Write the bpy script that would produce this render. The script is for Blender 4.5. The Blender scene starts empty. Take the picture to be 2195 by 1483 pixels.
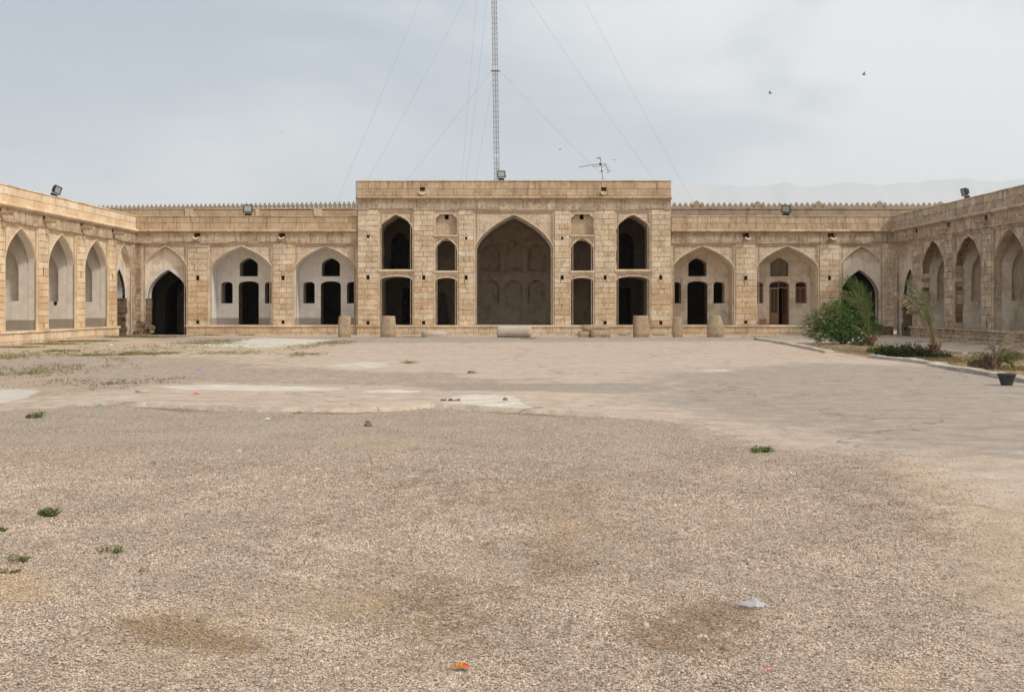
import bpy, math, random
import numpy as np
from mathutils import Vector, Matrix
from mathutils.geometry import tessellate_polygon
R = random.Random(7)
PI = math.pi
scene = bpy.context.scene
COL = scene.collection
F = 2624.0; CX = 1097.5; HY = 657.0; EYE = 1.6

# ------------------------------------------------------------------ measuring helpers (plan positions measured off the photo)
def G(px, py, z=0.0):
    Y = (EYE - z) * F / (py - HY)
    return ((px - CX) * Y / F, Y)
def AX(px, Y): return (px - CX) * Y / F
def AZ(py, Y): return EYE + (HY - py) * Y / F

# ------------------------------------------------------------------ mesh builder
class MB:
    def __init__(s):
        s.v = []; s.f = []; s.m = []; s.t = []; s.sm = []
    def vs(s, pts):
        b = len(s.v); s.v.extend([tuple(p) for p in pts]); return b
    def face(s, idx, tone=(1, 1, 1), m=0, smooth=False):
        s.f.append(tuple(idx)); s.m.append(m); s.t.append(tone); s.sm.append(smooth)
    def quad(s, a, b, c, d, tone=(1, 1, 1), m=0, smooth=False):
        k = s.vs([a, b, c, d]); s.face((k, k+1, k+2, k+3), tone, m, smooth)
    def box(s, x0, x1, y0, y1, z0, z1, tone=(1, 1, 1), m=0, M=None):
        p = [(x0, y0, z0), (x1, y0, z0), (x1, y1, z0), (x0, y1, z0), (x0, y0, z1), (x1, y0, z1), (x1, y1, z1), (x0, y1, z1)]
        if M is not None: p = [M @ Vector(q) for q in p]
        k = s.vs(p)
        for q in ((0, 3, 2, 1), (4, 5, 6, 7), (0, 1, 5, 4), (1, 2, 6, 5), (2, 3, 7, 6), (3, 0, 4, 7)):
            s.face([k+i for i in q], tone, m)
    def tube(s, pts, r, n=6, tone=(1, 1, 1), m=0, cap=True):
        pts = [Vector(p) for p in pts]; rs = r if isinstance(r, (list, tuple)) else [r]*len(pts)
        rings = []
        for i, p in enumerate(pts):
            d = (pts[min(i+1, len(pts)-1)] - pts[max(i-1, 0)])
            if d.length < 1e-9: d = Vector((0, 0, 1))
            d.normalize()
            a = d.cross(Vector((0, 0, 1)) if abs(d.z) < .9 else Vector((1, 0, 0))).normalized(); b = d.cross(a)
            rings.append(s.vs([p + (a*math.cos(2*PI*k/n) + b*math.sin(2*PI*k/n))*rs[i] for k in range(n)]))
        for i in range(len(rings)-1):
            for k in range(n):
                s.face((rings[i]+k, rings[i]+(k+1) % n, rings[i+1]+(k+1) % n, rings[i+1]+k), tone, m, True)
        if cap:
            s.face([rings[0]+k for k in range(n)], tone, m); s.face([rings[-1]+k for k in range(n)], tone, m)
    def poly(s, outer, holes, y, tone=(1, 1, 1), m=0, axis='y'):
        """flat polygon given as (u,z) loops at depth y; axis 'x' puts u along y at x=y"""
        loops = [outer] + list(holes)
        fl = [p for L in loops for p in L]
        tri = tessellate_polygon([[Vector((p[0], p[1], 0)) for p in L] for L in loops])
        k = s.vs([(p[0], y, p[1]) if axis == 'y' else (y, p[0], p[1]) for p in fl])
        for t in tri: s.face([k+i for i in t], tone, m)
    def strip(s, path, y0, y1, tone=(1, 1, 1), m=0, closed=False, axis='y', smooth=True):
        n = len(path)
        fn = (lambda p, y: (p[0], y, p[1])) if axis == 'y' else (lambda p, y: (y, p[0], p[1]))
        a = s.vs([fn(p, y0) for p in path]); b = s.vs([fn(p, y1) for p in path])
        for i in range(n if closed else n-1):
            j = (i+1) % n
            s.face((a+i, a+j, b+j, b+i), tone, m, smooth)
    def band(s, pa, pb, ya, yb, tone=(1, 1, 1), m=0):
        a = s.vs([(p[0], ya, p[1]) for p in pa]); b = s.vs([(p[0], yb, p[1]) for p in pb])
        for i in range(len(pa)-1): s.face((a+i, a+i+1, b+i+1, b+i), tone, m)
    def build(s, name, mats, parent=None, label=None):
        me = bpy.data.meshes.new(name)
        me.from_pydata(s.v, [], s.f)
        if not isinstance(mats, (list, tuple)): mats = [mats]
        for mt in mats: me.materials.append(mt)
        n = len(me.polygons)
        me.polygons.foreach_set('material_index', s.m)
        me.polygons.foreach_set('use_smooth', s.sm)
        at = me.color_attributes.new('tone', 'FLOAT_COLOR', 'CORNER')
        arr = np.repeat(np.array([(t[0], t[1], t[2], 1) for t in s.t], dtype=np.float32), [len(f) for f in s.f], axis=0)
        at.data.foreach_set('color', arr.ravel())
        me.update()
        o = bpy.data.objects.new(name, me); COL.objects.link(o)
        if parent: o.parent = parent
        if label: o['label'] = label
        return o
def thing(name, loc, label, cat, rz=0, group=None):
    o = bpy.data.objects.new(name, None); COL.objects.link(o)
    o.location = loc; o.rotation_euler = (0, 0, rz); o.empty_display_size = .3
    return tag(o, label, cat, group)
def tag(o, label, cat, group=None):
    o['label'] = label; o['category'] = cat
    if group: o['group'] = group
    return o
def struct(o): o['kind'] = 'structure'; return o
def copy_tree(src, parent=None):
    c = src.copy(); COL.objects.link(c); c.parent = parent
    for ch in list(src.children): copy_tree(ch, c)
    return c

# ------------------------------------------------------------------ materials
def mat(name):
    m = bpy.data.materials.new(name); m.use_nodes = True
    nt = m.node_tree; b = nt.nodes['Principled BSDF']
    return m, nt, b
class N:
    def __init__(s, nt): s.nt = nt; s.L = nt.links
    def node(s, t, **k):
        n = s.nt.nodes.new(t)
        for a, v in k.items(): setattr(n, a, v)
        return n
    def link(s, a, b): s.L.new(a, b)
    def coord(s, scale=(1, 1, 1), world=False):
        mp = s.node('ShaderNodeMapping'); mp.inputs['Scale'].default_value = scale
        if world:
            g = s.node('ShaderNodeNewGeometry'); s.link(g.outputs['Position'], mp.inputs['Vector'])
        else:
            t = s.node('ShaderNodeTexCoord'); s.link(t.outputs['Object'], mp.inputs['Vector'])
        return mp.outputs['Vector']
    def noise(s, vec, scale, detail=4, rough=.55, dist=0):
        n = s.node('ShaderNodeTexNoise'); s.link(vec, n.inputs['Vector'])
        n.inputs['Scale'].default_value = scale; n.inputs['Detail'].default_value = detail
        n.inputs['Roughness'].default_value = rough; n.inputs['Distortion'].default_value = dist
        return n.outputs['Fac']
    def ramp(s, fac, a, b, smooth=True):
        n = s.node('ShaderNodeMapRange'); n.interpolation_type = 'SMOOTHSTEP' if smooth else 'LINEAR'
        s.link(fac, n.inputs['Value']); n.inputs['From Min'].default_value = a; n.inputs['From Max'].default_value = b
        return n.outputs['Result']
    def mix(s, fac, a, b, mode='MIX'):
        n = s.node('ShaderNodeMix'); n.data_type = 'RGBA'; n.blend_type = mode; n.clamp_result = False
        for i, v in ((0, fac), (6, a), (7, b)):
            if isinstance(v, (int, float)): n.inputs[i].default_value = v
            elif isinstance(v, tuple): n.inputs[i].default_value = (v[0], v[1], v[2], 1)
            else: s.link(v, n.inputs[i])
        return n.outputs[2]
    def math(s, op, a, b=0.0):
        n = s.node('ShaderNodeMath'); n.operation = op
        for i, v in ((0, a), (1, b)):
            if isinstance(v, (int, float)): n.inputs[i].default_value = v
            else: s.link(v, n.inputs[i])
        return n.outputs[0]
    def attr(s, name):
        n = s.node('ShaderNodeAttribute'); n.attribute_name = name; return n
    def sep(s, c):
        n = s.node('ShaderNodeSeparateColor'); s.link(c, n.inputs[0]); return n.outputs
    def bump(s, h, strength, dist, b):
        n = s.node('ShaderNodeBump'); n.inputs['Strength'].default_value = strength; n.inputs['Distance'].default_value = dist
        s.link(h, n.inputs['Height']); s.link(n.outputs[0], b.inputs['Normal'])

def stone_mat(name, base, stain=(.2, .13, .07), stain_lo=.55, stain_amt=.55, streak=.35, pale=.0, rough_bump=.5, grey=0.0):
    m, nt, b = mat(name); n = N(nt)
    t = n.attr('tone').outputs['Color']
    c = n.mix(1.0, base, t, 'MULTIPLY')
    o = n.coord()
    f1 = n.ramp(n.noise(o, 9, 9, .78), .3, .7, False)
    c = n.mix(1.0, c, n.mix(f1, (.76, .73, .70), (1.22, 1.21, 1.19)), 'MULTIPLY')
    f0 = n.ramp(n.noise(o, .8, 4, .6), .35, .65)
    c = n.mix(1.0, c, n.mix(f0, (.9, .87, .84), (1.08, 1.08, 1.08)), 'MULTIPLY')
    f2 = n.noise(o, 1.7, 6, .62, .4)
    f2b = n.noise(o, 7.5, 5, .65, .3)
    st = n.math('MULTIPLY', n.ramp(f2, stain_lo-.05, stain_lo+.16), n.ramp(f2b, .3, .62))
    c = n.mix(n.math('MULTIPLY', st, stain_amt), c, stain)
    f3 = n.noise(n.coord((4.2, 4.2, .45)), 1.5, 6, .68)
    c = n.mix(n.math('MULTIPLY', n.ramp(f3, .5, .66), streak), c, (stain[0]*.8, stain[1]*.8, stain[2]*.85))
    if pale:
        f4 = n.noise(o, 2.6, 5, .6, .8)
        c = n.mix(n.math('MULTIPLY', n.ramp(f4, .56, .66), pale), c, (base[0]*1.3, base[1]*1.35, base[2]*1.45))
    if grey:
        f5 = n.noise(o, .9, 4, .6, .5)
        c = n.mix(n.math('MULTIPLY', n.ramp(f5, .42, .66), grey), c, (.33, .28, .23))
    n.link(c, b.inputs['Base Color']); b.inputs['Roughness'].default_value = .92; b.inputs['Specular IOR Level'].default_value = .2
    h = n.math('ADD', n.math('MULTIPLY', n.noise(o, 34, 6, .7), .5), n.noise(o, 6, 5, .6))
    n.bump(h, rough_bump, .03, b)
    return m
def plaster_mat(name, base, dirt, amt, dado=None, dado_z=.95, bump=.25, lo=.45):
    m, nt, b = mat(name); n = N(nt)
    o = n.coord()
    c = n.mix(n.ramp(n.noise(o, 3.0, 9, .75), .3, .7, False), (base[0]*.82, base[1]*.80, base[2]*.77), (base[0]*1.1, base[1]*1.1, base[2]*1.1))
    f = n.math('MULTIPLY', n.ramp(n.noise(o, 1.1, 7, .66, .9), lo, lo+.2), amt)
    c = n.mix(f, c, dirt)
    f = n.math('MULTIPLY', n.ramp(n.noise(n.coord((4, 4, .5)), 1.3, 5, .6), .52, .75), amt*.7)
    c = n.mix(f, c, (dirt[0]*.75, dirt[1]*.72, dirt[2]*.7))
    if dado:
        s = n.node('ShaderNodeSeparateXYZ'); n.link(o, s.inputs[0])
        zz = n.math('ADD', s.outputs[2], n.math('MULTIPLY', n.noise(o, 5, 4, .6), .05))
        c = n.mix(n.math('MULTIPLY', n.ramp(zz, dado_z+.04, dado_z, True), n.math('ADD', .7, n.math('MULTIPLY', n.noise(o, 4, 5, .7), .4))), c, dado)
        # ramp is inverted through from-min > from-max
    n.link(c, b.inputs['Base Color']); b.inputs['Roughness'].default_value = .95; b.inputs['Specular IOR Level'].default_value = .15
    n.bump(n.math('ADD', n.noise(o, 5, 6, .6), n.math('MULTIPLY', n.noise(o, 45, 3, .6), .25)), bump, .04, b)
    return m
def simple_mat(name, col, rough=.6, metal=0, noise=.25, nscale=12, spec=.4, bump=0, tone=False, trans=0):
    m, nt, b = mat(name); n = N(nt); o = n.coord()
    c = n.mix(n.noise(o, nscale, 6, .65), tuple(x*(1-noise) for x in col), tuple(x*(1+noise) for x in col))
    if tone: c = n.mix(1.0, c, n.attr('tone').outputs['Color'], 'MULTIPLY')
    n.link(c, b.inputs['Base Color']); b.inputs['Roughness'].default_value = rough; b.inputs['Metallic'].default_value = metal
    b.inputs['Specular IOR Level'].default_value = spec
    if bump: n.bump(n.noise(o, nscale*2.5, 6, .65), bump, .02, b)
    return m
M = {}
SB = (.635, .535, .41)
M['stone'] = stone_mat('cut_sandstone', SB, stain=(.33, .225, .13), stain_lo=.51, stain_amt=.7, streak=.2, pale=.3)
M['frieze'] = stone_mat('weathered_sandstone', (.53, .425, .315), stain=(.19, .125, .075), stain_lo=.46, stain_amt=.6, streak=.6, pale=.55)
M['parapet'] = stone_mat('parapet_sandstone', (.53, .41, .285), stain=(.25, .155, .085), stain_lo=.52, stain_amt=.55, streak=.45)
M['panel'] = stone_mat('spandrel_sandstone', (.61, .50, .385), stain=(.29, .2, .12), stain_lo=.52, stain_amt=.55, streak=.2, pale=.35)
M['lit'] = stone_mat('sunlit_sandstone', (.68, .56, .41), stain=(.4, .26, .14), stain_lo=.6, stain_amt=.4, streak=.22)  # warmer, lighter sandstone copy; sun on the left wing put into the colour
M['old'] = stone_mat('eroded_sandstone', (.63, .515, .39), stain=(.2, .135, .085), stain_lo=.47, stain_amt=.65, streak=.35, rough_bump=1.0, grey=.15)
M['rubble'] = stone_mat('rubble_stone', (.30, .225, .15), stain=(.1, .065, .04), stain_lo=.42, stain_amt=.75, streak=.6, rough_bump=1.0)
M['plaster'] = plaster_mat('grey_white_plaster', (.80, .775, .735), (.62, .56, .49), .35, dado=(.42, .355, .295))
M['plaster_side'] = plaster_mat('pale_plaster', (.80, .745, .665), (.62, .54, .45), .4, dado=(.33, .28, .22), dado_z=1.0)
M['plaster_dirty'] = plaster_mat('stained_plaster', (.80, .695, .575), (.50, .385, .27), .75, bump=.6)
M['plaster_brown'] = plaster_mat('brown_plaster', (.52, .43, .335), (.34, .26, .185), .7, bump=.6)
M['plaster_white'] = plaster_mat('white_plaster', (.66, .64, .61), (.5, .46, .41), .25)
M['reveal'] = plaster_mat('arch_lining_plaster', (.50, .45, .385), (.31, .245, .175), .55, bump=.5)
M['deep_shade'] = plaster_mat('shade_black_plaster', (.05, .04, .03), (.03, .024, .018), .8, bump=.5)  # near-black plaster; deep shade of rooms and passages put into the colour
M['gloom'] = plaster_mat('gloom_dark_plaster', (.06, .046, .034), (.035, .027, .02), .8, bump=.6)  # dark plaster copy; gloom behind the openings put into the colour
M['dim'] = plaster_mat('dim_brown_plaster', (.30, .235, .17), (.2, .15, .1), .7, bump=.6)  # darker brown plaster; shade of the narrow arches put into the colour
M['floor'] = stone_mat('floor_slab', (.43, .37, .31), stain=(.26, .2, .15), stain_amt=.5, streak=0)
CLOUD_A = (3.3, 4.1, 5.1); CLOUD_B = (8.9, 9.0, 8.8); CLOUD_F = .88
HAZE_C = (.86, .93, 1.0, 1); HAZE_D = 7.6e-5; EXPO = 0.0
# ------------------------------------------------------------------ masonry
def tone_pick(kind, z):
    j = R.uniform(.9, 1.1)
    r = R.random()
    if kind == 'pier':
        if z < 2.9 and r < .5: t = (.96, .82, .69)
        elif r < .18: t = (.93, .82, .72)
        elif r < .28: t = (.86, .84, .84)
        elif r < .42: t = (1.18, 1.2, 1.24)
        else: t = (1.07, 1.05, 1.02)
    elif kind == 'orange':
        t = (1.04, .93, .82) if r < .4 else (1.02, 1.0, .97) if r < .7 else (1.12, 1.14, 1.2)
    elif kind == 'old':
        t = (1, 1, 1) if r < .5 else (.84, .8, .76) if r < .75 else (1.1, 1.12, 1.14)
    else:
        t = (1, 1, 1) if r < .6 else (.9, .86, .82) if r < .8 else (1.07, 1.07, 1.08)
    return tuple(x*j for x in t)
MORT = (.68, .61, .55)
def rsub(rects, h):
    out = []
    for (a, b, c, d) in rects:
        x0, x1, z0, z1 = h
        if x1 <= a or x0 >= b or z1 <= c or z0 >= d: out.append((a, b, c, d)); continue
        if x0 > a: out.append((a, x0, c, d))
        if x1 < b: out.append((x1, b, c, d))
        m0, m1 = max(a, x0), min(b, x1)
        if z0 > c: out.append((m0, m1, c, z0))
        if z1 < d: out.append((m0, m1, z1, d))
    return [r for r in out if r[1]-r[0] > .03 and r[3]-r[2] > .03]
def block(mb, x0, x1, z0, z1, y, tone, gap=.009, ch=.008, jit=.004, dep=.035, m=0):
    x0 += gap; x1 -= gap; z0 += gap; z1 -= gap
    if x1-x0 < .03 or z1-z0 < .03: return
    q = lambda: R.uniform(-jit, jit)
    c = [(x0, z0), (x1, z0), (x1, z1), (x0, z1)]
    out = [(a+q(), b+q()) for a, b in c]
    cx, cz = (x0+x1)/2, (z0+z1)/2
    inn = [(a + ch*(1 if a < cx else -1), b + ch*(1 if b < cz else -1)) for a, b in out]
    yy = y + R.uniform(-jit, jit)*1.5
    k = mb.vs([(a, y+dep, b) for a, b in out]); l = mb.vs([(a, yy+ch*.6, b) for a, b in out]); n = mb.vs([(a, yy+q()*.5, b) for a, b in inn])
    for i in range(4):
        j = (i+1) % 4
        mb.face((k+i, k+j, l+j, l+i), tone, m); mb.face((l+i, l+j, n+j, n+i), tone, m)
    mb.face((n, n+1, n+2, n+3), tone, m)
def ashlar(mb, x0, x1, z0, z1, y, ch=.3, bw=(.45, .8), holes=(), kind='pier', jit=.004, gap=.011, edge=None, vslab=False, chm=.01):
    """courses of separate stone blocks over a mortar bed; holes are real pockets"""
    hl = [[(a, c), (b, c), (b, d), (a, d)] for a, b, c, d in holes]
    yb = y + .028; mt_ = tuple(v*(.8 if edge else 1.15) for v in MORT)
    mb.poly([(x0, z0), (x1, z0), (x1, z1), (x0, z1)], hl, yb, mt_)
    for L in hl:
        mb.strip(L, yb, yb+.45, (.5, .45, .4), closed=True, smooth=False)
        mb.poly(L, [], yb+.45, (.25, .22, .2))
    n = max(1, round((z1-z0)/ch)); hs = [R.uniform(.86, 1.14) for _ in range(n)]; sm = sum(hs); z = z0
    if isinstance(ch, list): hs = ch; sm = sum(hs)
    for i, h in enumerate(hs):
        zz = z + h*(z1-z0)/sm
        w = x1-x0; x = x0
        cuts = [x0]
        if edge and w < 2.2:   # pier bond: one, two or three stones, breaking joint
            k = (i % 2)
            cuts += [x0 + w*(R.uniform(.42, .5) if k else R.uniform(.3, .38))] + ([] if (k or R.random() < .5) else [x0 + w*R.uniform(.66, .72)])
            if z < 2.4 and R.random() < .25: cuts = [x0]
        else:
            x = x0 - R.uniform(0, bw[0]*.6)
            while True:
                x += R.uniform(*bw)
                if x > x1-.15: break
                if x > x0+.1: cuts.append(x)
        cuts.append(x1)
        course = tone_pick(kind, z)
        for a, b in zip(cuts, cuts[1:]):
            t = tone_pick(kind, z)
            t = tuple(.45*p+.55*q for p, q in zip(course, t))
            rs = [(a, b, z, zz)]
            for hh in holes: rs = rsub(rs, hh)
            for r in rs: block(mb, r[0], r[1], r[2], r[3], y, t, gap, chm, jit)
        z = zz
def arch(cx, hw, z0, zs, za, p=1.06, q=.5, n=12, jit=0):
    """pointed arch outline, bottom left over the apex to bottom right"""
    L = []
    for i in range(n+1):
        u = 1 - (i/n)**2*1.0 if False else math.cos(i/n*PI/2)
        L.append((u, (1-u**p)**q))
    pts = [(cx-hw, z0)] + [(cx-hw*u, zs+(za-zs)*v) for u, v in L] + [(cx+hw*u, zs+(za-zs)*v) for u, v in reversed(L[:-1])] + [(cx+hw, z0)]
    if jit:
        o = []
        for a, b in zip(pts, pts[1:]):
            k = max(1, int(math.hypot(b[0]-a[0], b[1]-a[1])/.22))
            for i in range(k):
                t = i/k; o.append((a[0]+(b[0]-a[0])*t, a[1]+(b[1]-a[1])*t))
        o.append(pts[-1])
        pts = [o[0]] + [(x+R.uniform(-jit, jit), z+R.uniform(-jit, jit)) for x, z in o[1:-1]] + [o[-1]]
    return pts
def seg(cx, hw, z0, zs, za, n=8):   # shallow segmental head
    return [(cx-hw, z0)] + [(cx-hw*math.cos(PI*i/n), zs+(za-zs)*math.sin(PI*i/n)**.8) for i in range(n+1)] + [(cx+hw, z0)]
def rect(x0, x1, z0, z1): return [(x0, z0), (x1, z0), (x1, z1), (x0, z1)]
def grow(path, d, cx, zs):
    o = []
    for x, z in path:
        if z <= zs+1e-6: o.append((x + (d if x > cx else -d), z))
        else:
            v = Vector((x-cx, (z-zs)*1.15)); v = v.normalized()*d; o.append((x+v.x, z+v.y))
    return o
def panel(mb, x0, x1, z0, z1, path, cx, zs, yf=.09, m=0, archivolt=.10, fr=.085):
    """recessed spandrel with stepped frame and raised archivolt round an opening that starts at z0"""
    ap = grow(path, archivolt, cx, zs)
    # outer stepped frame (top and sides)
    for a, b, y0, y1 in ((0, fr, .03, .05),):
        mb.box(x0, x0+fr, .045, yf+.02, z0, z1, (1.03, 1.02, 1)); mb.box(x1-fr, x1, .045, yf+.02, z0, z1, (1.03, 1.02, 1))
        mb.box(x0+fr, x1-fr, .043, yf+.02, z1-fr, z1, (1.03, 1.02, 1))
    mb.box(x0+fr*1.9, x0+fr*2.4, yf-.02, yf+.01, z0, z1-fr*2.4, (.62, .56, .5)); mb.box(x1-fr*2.4, x1-fr*1.9, yf-.02, yf+.01, z0, z1-fr*2.4, (.62, .56, .5))
    mb.box(x0+fr*1.9, x1-fr*1.9, yf-.02, yf+.01, z1-fr*2.4, z1-fr*1.9, (.62, .56, .5))
    xa, xb = min(p[0] for p in ap), max(p[0] for p in ap); za = max(p[1] for p in ap)
    X0, X1 = min(x0, xa-.01), max(x1, xb+.01)
    # spandrel slabs: cut the panel by vertical joints left and right of the apex
    outer = [(x0, z0)] + [p for p in ap if True] + [(x1, z0), (x1, max(z1, za+.02)), (x0, max(z1, za+.02))]
    o2 = [(min(max(p[0], x0+.001), x1-.001), p[1]) for p in outer[1:-3]]
    mb.poly([(x0, z0)] + o2 + [(x1, z0), (x1, z1), (x0, z1)], [], yf, (1, 1, 1), m)
    # slab joints drawn as shallow dark grooves filled with mortar
    for s_ in (-1, 1):
        for fx, zt in ((.93, .55), (.62, .3), (.34, .12)):
            xx = cx + s_*fx*(x1-x0)/2*.92
            zz = None
            for a, b in zip(ap, ap[1:]):
                if min(a[0], b[0]) <= xx <= max(a[0], b[0]): zz = max(a[1], b[1])
            if zz and zz < z1-fr*2.6:
                mb.box(xx-.008, xx+.008, yf-.003, yf+.002, zz, z1-fr*2.4, (.5, .45, .4))
        zq = zs + (z1-zs)*R.uniform(.55, .7)
        xe = cx + s_*((x1-x0)/2-fr*2.4)
        xi = None
        for a, b in zip(ap, ap[1:]):
            if min(a[1], b[1]) <= zq <= max(a[1], b[1]) and (a[0]-cx)*s_ > 0: xi = a[0]
        if xi: mb.box(min(xe, xi), max(xe, xi), yf-.0035, yf+.002, zq-.008, zq+.008, (.5, .45, .4))
    # archivolt: flat ring, its outer edge and a rebate
    op = [(min(max(p[0], x0), x1), p[1]) for p in ap]
    mid = grow(path, archivolt*.45, cx, zs); mid = [(min(max(p[0], x0), x1), p[1]) for p in mid]
    mb.band(op, mid, yf-.035, yf-.045, (1.1, 1.09, 1.06), m); mb.strip(op, yf-.035, yf+.01, (.9, .86, .82), m)
    mb.band(mid, path, yf-.02, yf-.015, (1.0, .98, .95), m); mb.strip(mid, yf-.045, yf-.02, (.85, .82, .78), m)
def niche(mb, path, y, d, m=0, tone=(1, 1, 1), axis='y', dirn=1):
    mb.strip(path, y, y+d*dirn, tone, m, closed=True, axis=axis, smooth=False)
    mb.poly(path, [], y+d*dirn, tone, m, axis=axis)
def room(mb, x0, x1, y0, y1, z0, z1, m, holes=()):
    """inside of a closed room, its front wall pierced by the holes"""
    mb.poly(rect(x0, x1, z0, z1), holes, y0, (1, 1, 1), m)
    mb.poly(rect(x0, x1, z0, z1), [], y1, (1, 1, 1), m)
    mb.strip(rect(x0, x1, z0, z1), y0, y1, (1, 1, 1), m, closed=True, smooth=False)
def opening(root_part, name, path, y0, y1, mats, tone=(1, 1, 1), label=None):
    mb = MB(); mb.strip(path, y0, y1, tone, 0, closed=True, smooth=False)
    return mb.build(name, mats, root_part, label)
def spout(root, x, z, proj=.34, y=-.02, name='water_spout', w=.17, mt=None, tone=(1.15, 1.15, 1.12)):
    mb = MB(); n = 8
    ou = [(x + w*math.cos(PI+PI*i/n), z + w*.95*math.sin(PI+PI*i/n)) for i in range(n+1)]
    ii = [(x + w*.58*math.cos(PI+PI*i/n), z + w*.5*math.sin(PI+PI*i/n)) for i in range(n+1)]
    a, b = y-proj, y+.12
    mb.strip(ou, a, b, tone); mb.strip(ii, a+.03, b, (.75, .7, .65)); mb.band(ou, ii, a, a+.01, tone)
    mb.quad((ou[0][0], a, z), (ii[0][0], a, z), (ii[0][0], b, z), (ou[0][0], b, z), tone)
    mb.quad((ou[-1][0], a, z), (ii[-1][0], a, z), (ii[-1][0], b, z), (ou[-1][0], b, z), tone)
    return mb.build(name, mt or M['stone'], root)
def cornice(root, x0, x1, z0, z1, mt, proud=.2, y=0., tone_kind='par', ends=(0, 0), jit=.0):
    mb = MB(); x = x0
    prof = [(0, z0-.0), (.35, z0+.01), (.78, z0+.05), (1, z0+(z1-z0)*.45), (1, z1-.05), (.86, z1), (0, z1)]
    while x < x1-.01:
        w = min(R.uniform(.8, 1.5), x1-x);
        if x1-(x+w) < .3: w = x1-x
        t = tone_pick(tone_kind, 5); t = tuple(v*1.06 for v in t); dz = R.uniform(-jit, jit); dp = R.uniform(-.012, .012)
        pts = [(-p*proud+y+dp*p, zz+dz) for p, zz in prof]
        g = .006
        a = mb.vs([(x+g, p, zz) for p, zz in pts]); b = mb.vs([(x+w-g, p, zz) for p, zz in pts]); n = len(pts)
        for i in range(n-1): mb.face((a+i, b+i, b+i+1, a+i+1), t)
        mb.face([a+i for i in range(n)], t); mb.face([b+i for i in range(n)], t)
        x += w
    mb.box(x0, x1, y-.04, y+.3, z0+.02, z1-.02, MORT)
    return mb.build('cornice', mt, root)
def parapet(root, x0, x1, z0, z1, mt, y=-.06, kind='par', holes=(), courses=2, bw=(.7, 1.3), thick=.45, coping=True, jit=.004, ends=True):
    mb = MB()
    ashlar(mb, x0, x1, z0, z1-.05, y, (z1-z0)/courses, bw, holes, kind, jit, .009)
    mb.quad((x0, y+thick, z0), (x1, y+thick, z0), (x1, y+thick, z1-.05), (x0, y+thick, z1-.05), (.9, .9, .9))
    for xx in (x0, x1): mb.quad((xx, y+.02, z0), (xx, y+thick, z0), (xx, y+thick, z1-.05), (xx, y+.02, z1-.05))
    o = mb.build('parapet', mt, root)
    mb = MB(); x = x0-.02
    while x < x1+.01:
        w = min(R.uniform(1.0, 1.8), x1+.02-x)
        if x1-(x+w) < .4: w = x1+.02-x
        dz = R.uniform(-.006, .006)
        mb.box(x+.004, x+w-.004, y-.035+R.uniform(-.006, .006), y+thick+.04, z1-.05+dz*.3, z1+dz, tuple(v*1.12 for v in tone_pick(kind, 6))); x += w
    mb.build('coping', mt, root)
    return o
def frieze(root, x0, x1, z0, z1, mt, holes=(), y=-.015, kind='par', bw=(.45, .95), jit=.006):
    mb = MB(); ashlar(mb, x0, x1, z0+.06, z1, y, z1-z0, bw, holes, kind, jit, .01)
    x = x0                                    # thin broken ledge under the frieze
    while x < x1-.02:
        w = min(R.uniform(.5, 1.6), x1-x); k = R.random()
        if k < .82: mb.box(x, x+w-.006, y-.045+R.uniform(-.015, .015), y+.06, z0+R.uniform(-.01, .006), z0+.062, tuple(v*1.1 for v in tone_pick(kind, 5)))
        else: mb.box(x, x+w-.006, y-.005, y+.06, z0+.005, z0+.058, (.75, .68, .6))
        x += w
    return mb.build('frieze', mt, root)
def plinth(root, x0, x1, mt, zt=.55, y=-.1, kind='pier', rub=False, gaps=()):
    mb = MB()
    if rub: ashlar(mb, x0, x1, -.1, zt-.1, y, .17, (.22, .5), (), 'old', .02, .014, chm=.02)
    else:
        ashlar(mb, x0, x1, .1, zt-.09, y, .4, (.33, .75), (), kind, .006, .01)
        ashlar(mb, x0, x1, -.1, .1, y-.01, .2, (.2, .6), (), 'old', .014, .014)
    for xx in (x0, x1): mb.quad((xx, y+.02, -.1), (xx, y+.6, -.1), (xx, y+.6, zt-.09), (xx, y+.02, zt-.09), (.9, .85, .8))
    o = mb.build('plinth', mt, root)
    mb = MB(); x = x0-.03
    while x < x1+.02:
        w = min(R.uniform(.9, 1.7), x1+.03-x)
        if x1-(x+w) < .4: w = x1+.03-x
        j = .02 if rub else .006
        if not (rub and R.random() < .12):
            mb.box(x+.005, x+w-.005, y-.06+R.uniform(-j, j), y+.16, zt-.09+R.uniform(-j, j)*.3, zt+R.uniform(-j, j)*.3, tuple(v*1.05 for v in tone_pick(kind, 3)))
        x += w
    mb.build('ledge', mt, root)
    return o
def pier(root, x0, x1, z0, z1, mt, holes=(), kind='pier', y=0., ch=.3, jit=.006, gap=.010, dep=.12, label=None):
    mb = MB(); ashlar(mb, x0, x1, z0, z1, y, ch, (.4, .7), holes, kind, jit, gap, edge=True)
    for xx in (x0, x1): mb.quad((xx, y+.012, z0), (xx, y+dep, z0), (xx, y+dep, z1), (xx, y+.012, z1), (.9, .86, .8))
    return mb.build('pier', mt, root, label)
def putlogs(cx, z=3.2, w=.085, low=True, h=.12):
    L = [(cx-w, cx+w, z-h, z+h)]
    if low: L.append((cx-w, cx+w, .63, .8))
    return L
def roofing(root, x0, x1, z, y1=7.2, zc=None):
    mb = MB(); mb.box(x0, x1, .15, y1, z-.35, z, (.8, .78, .75)); mb.box(x0, x1, y1, y1+.4, -.1, z+.25, (.8, .78, .75))
    mb.box(x0, x0+.2, .2, y1-.01, -.1, z-.36, (.8, .78, .75)) ; mb.box(x1-.2, x1, .2, y1-.01, -.1, z-.36, (.8, .78, .75))
    return mb.build('roof', M['frieze'], root)

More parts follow.
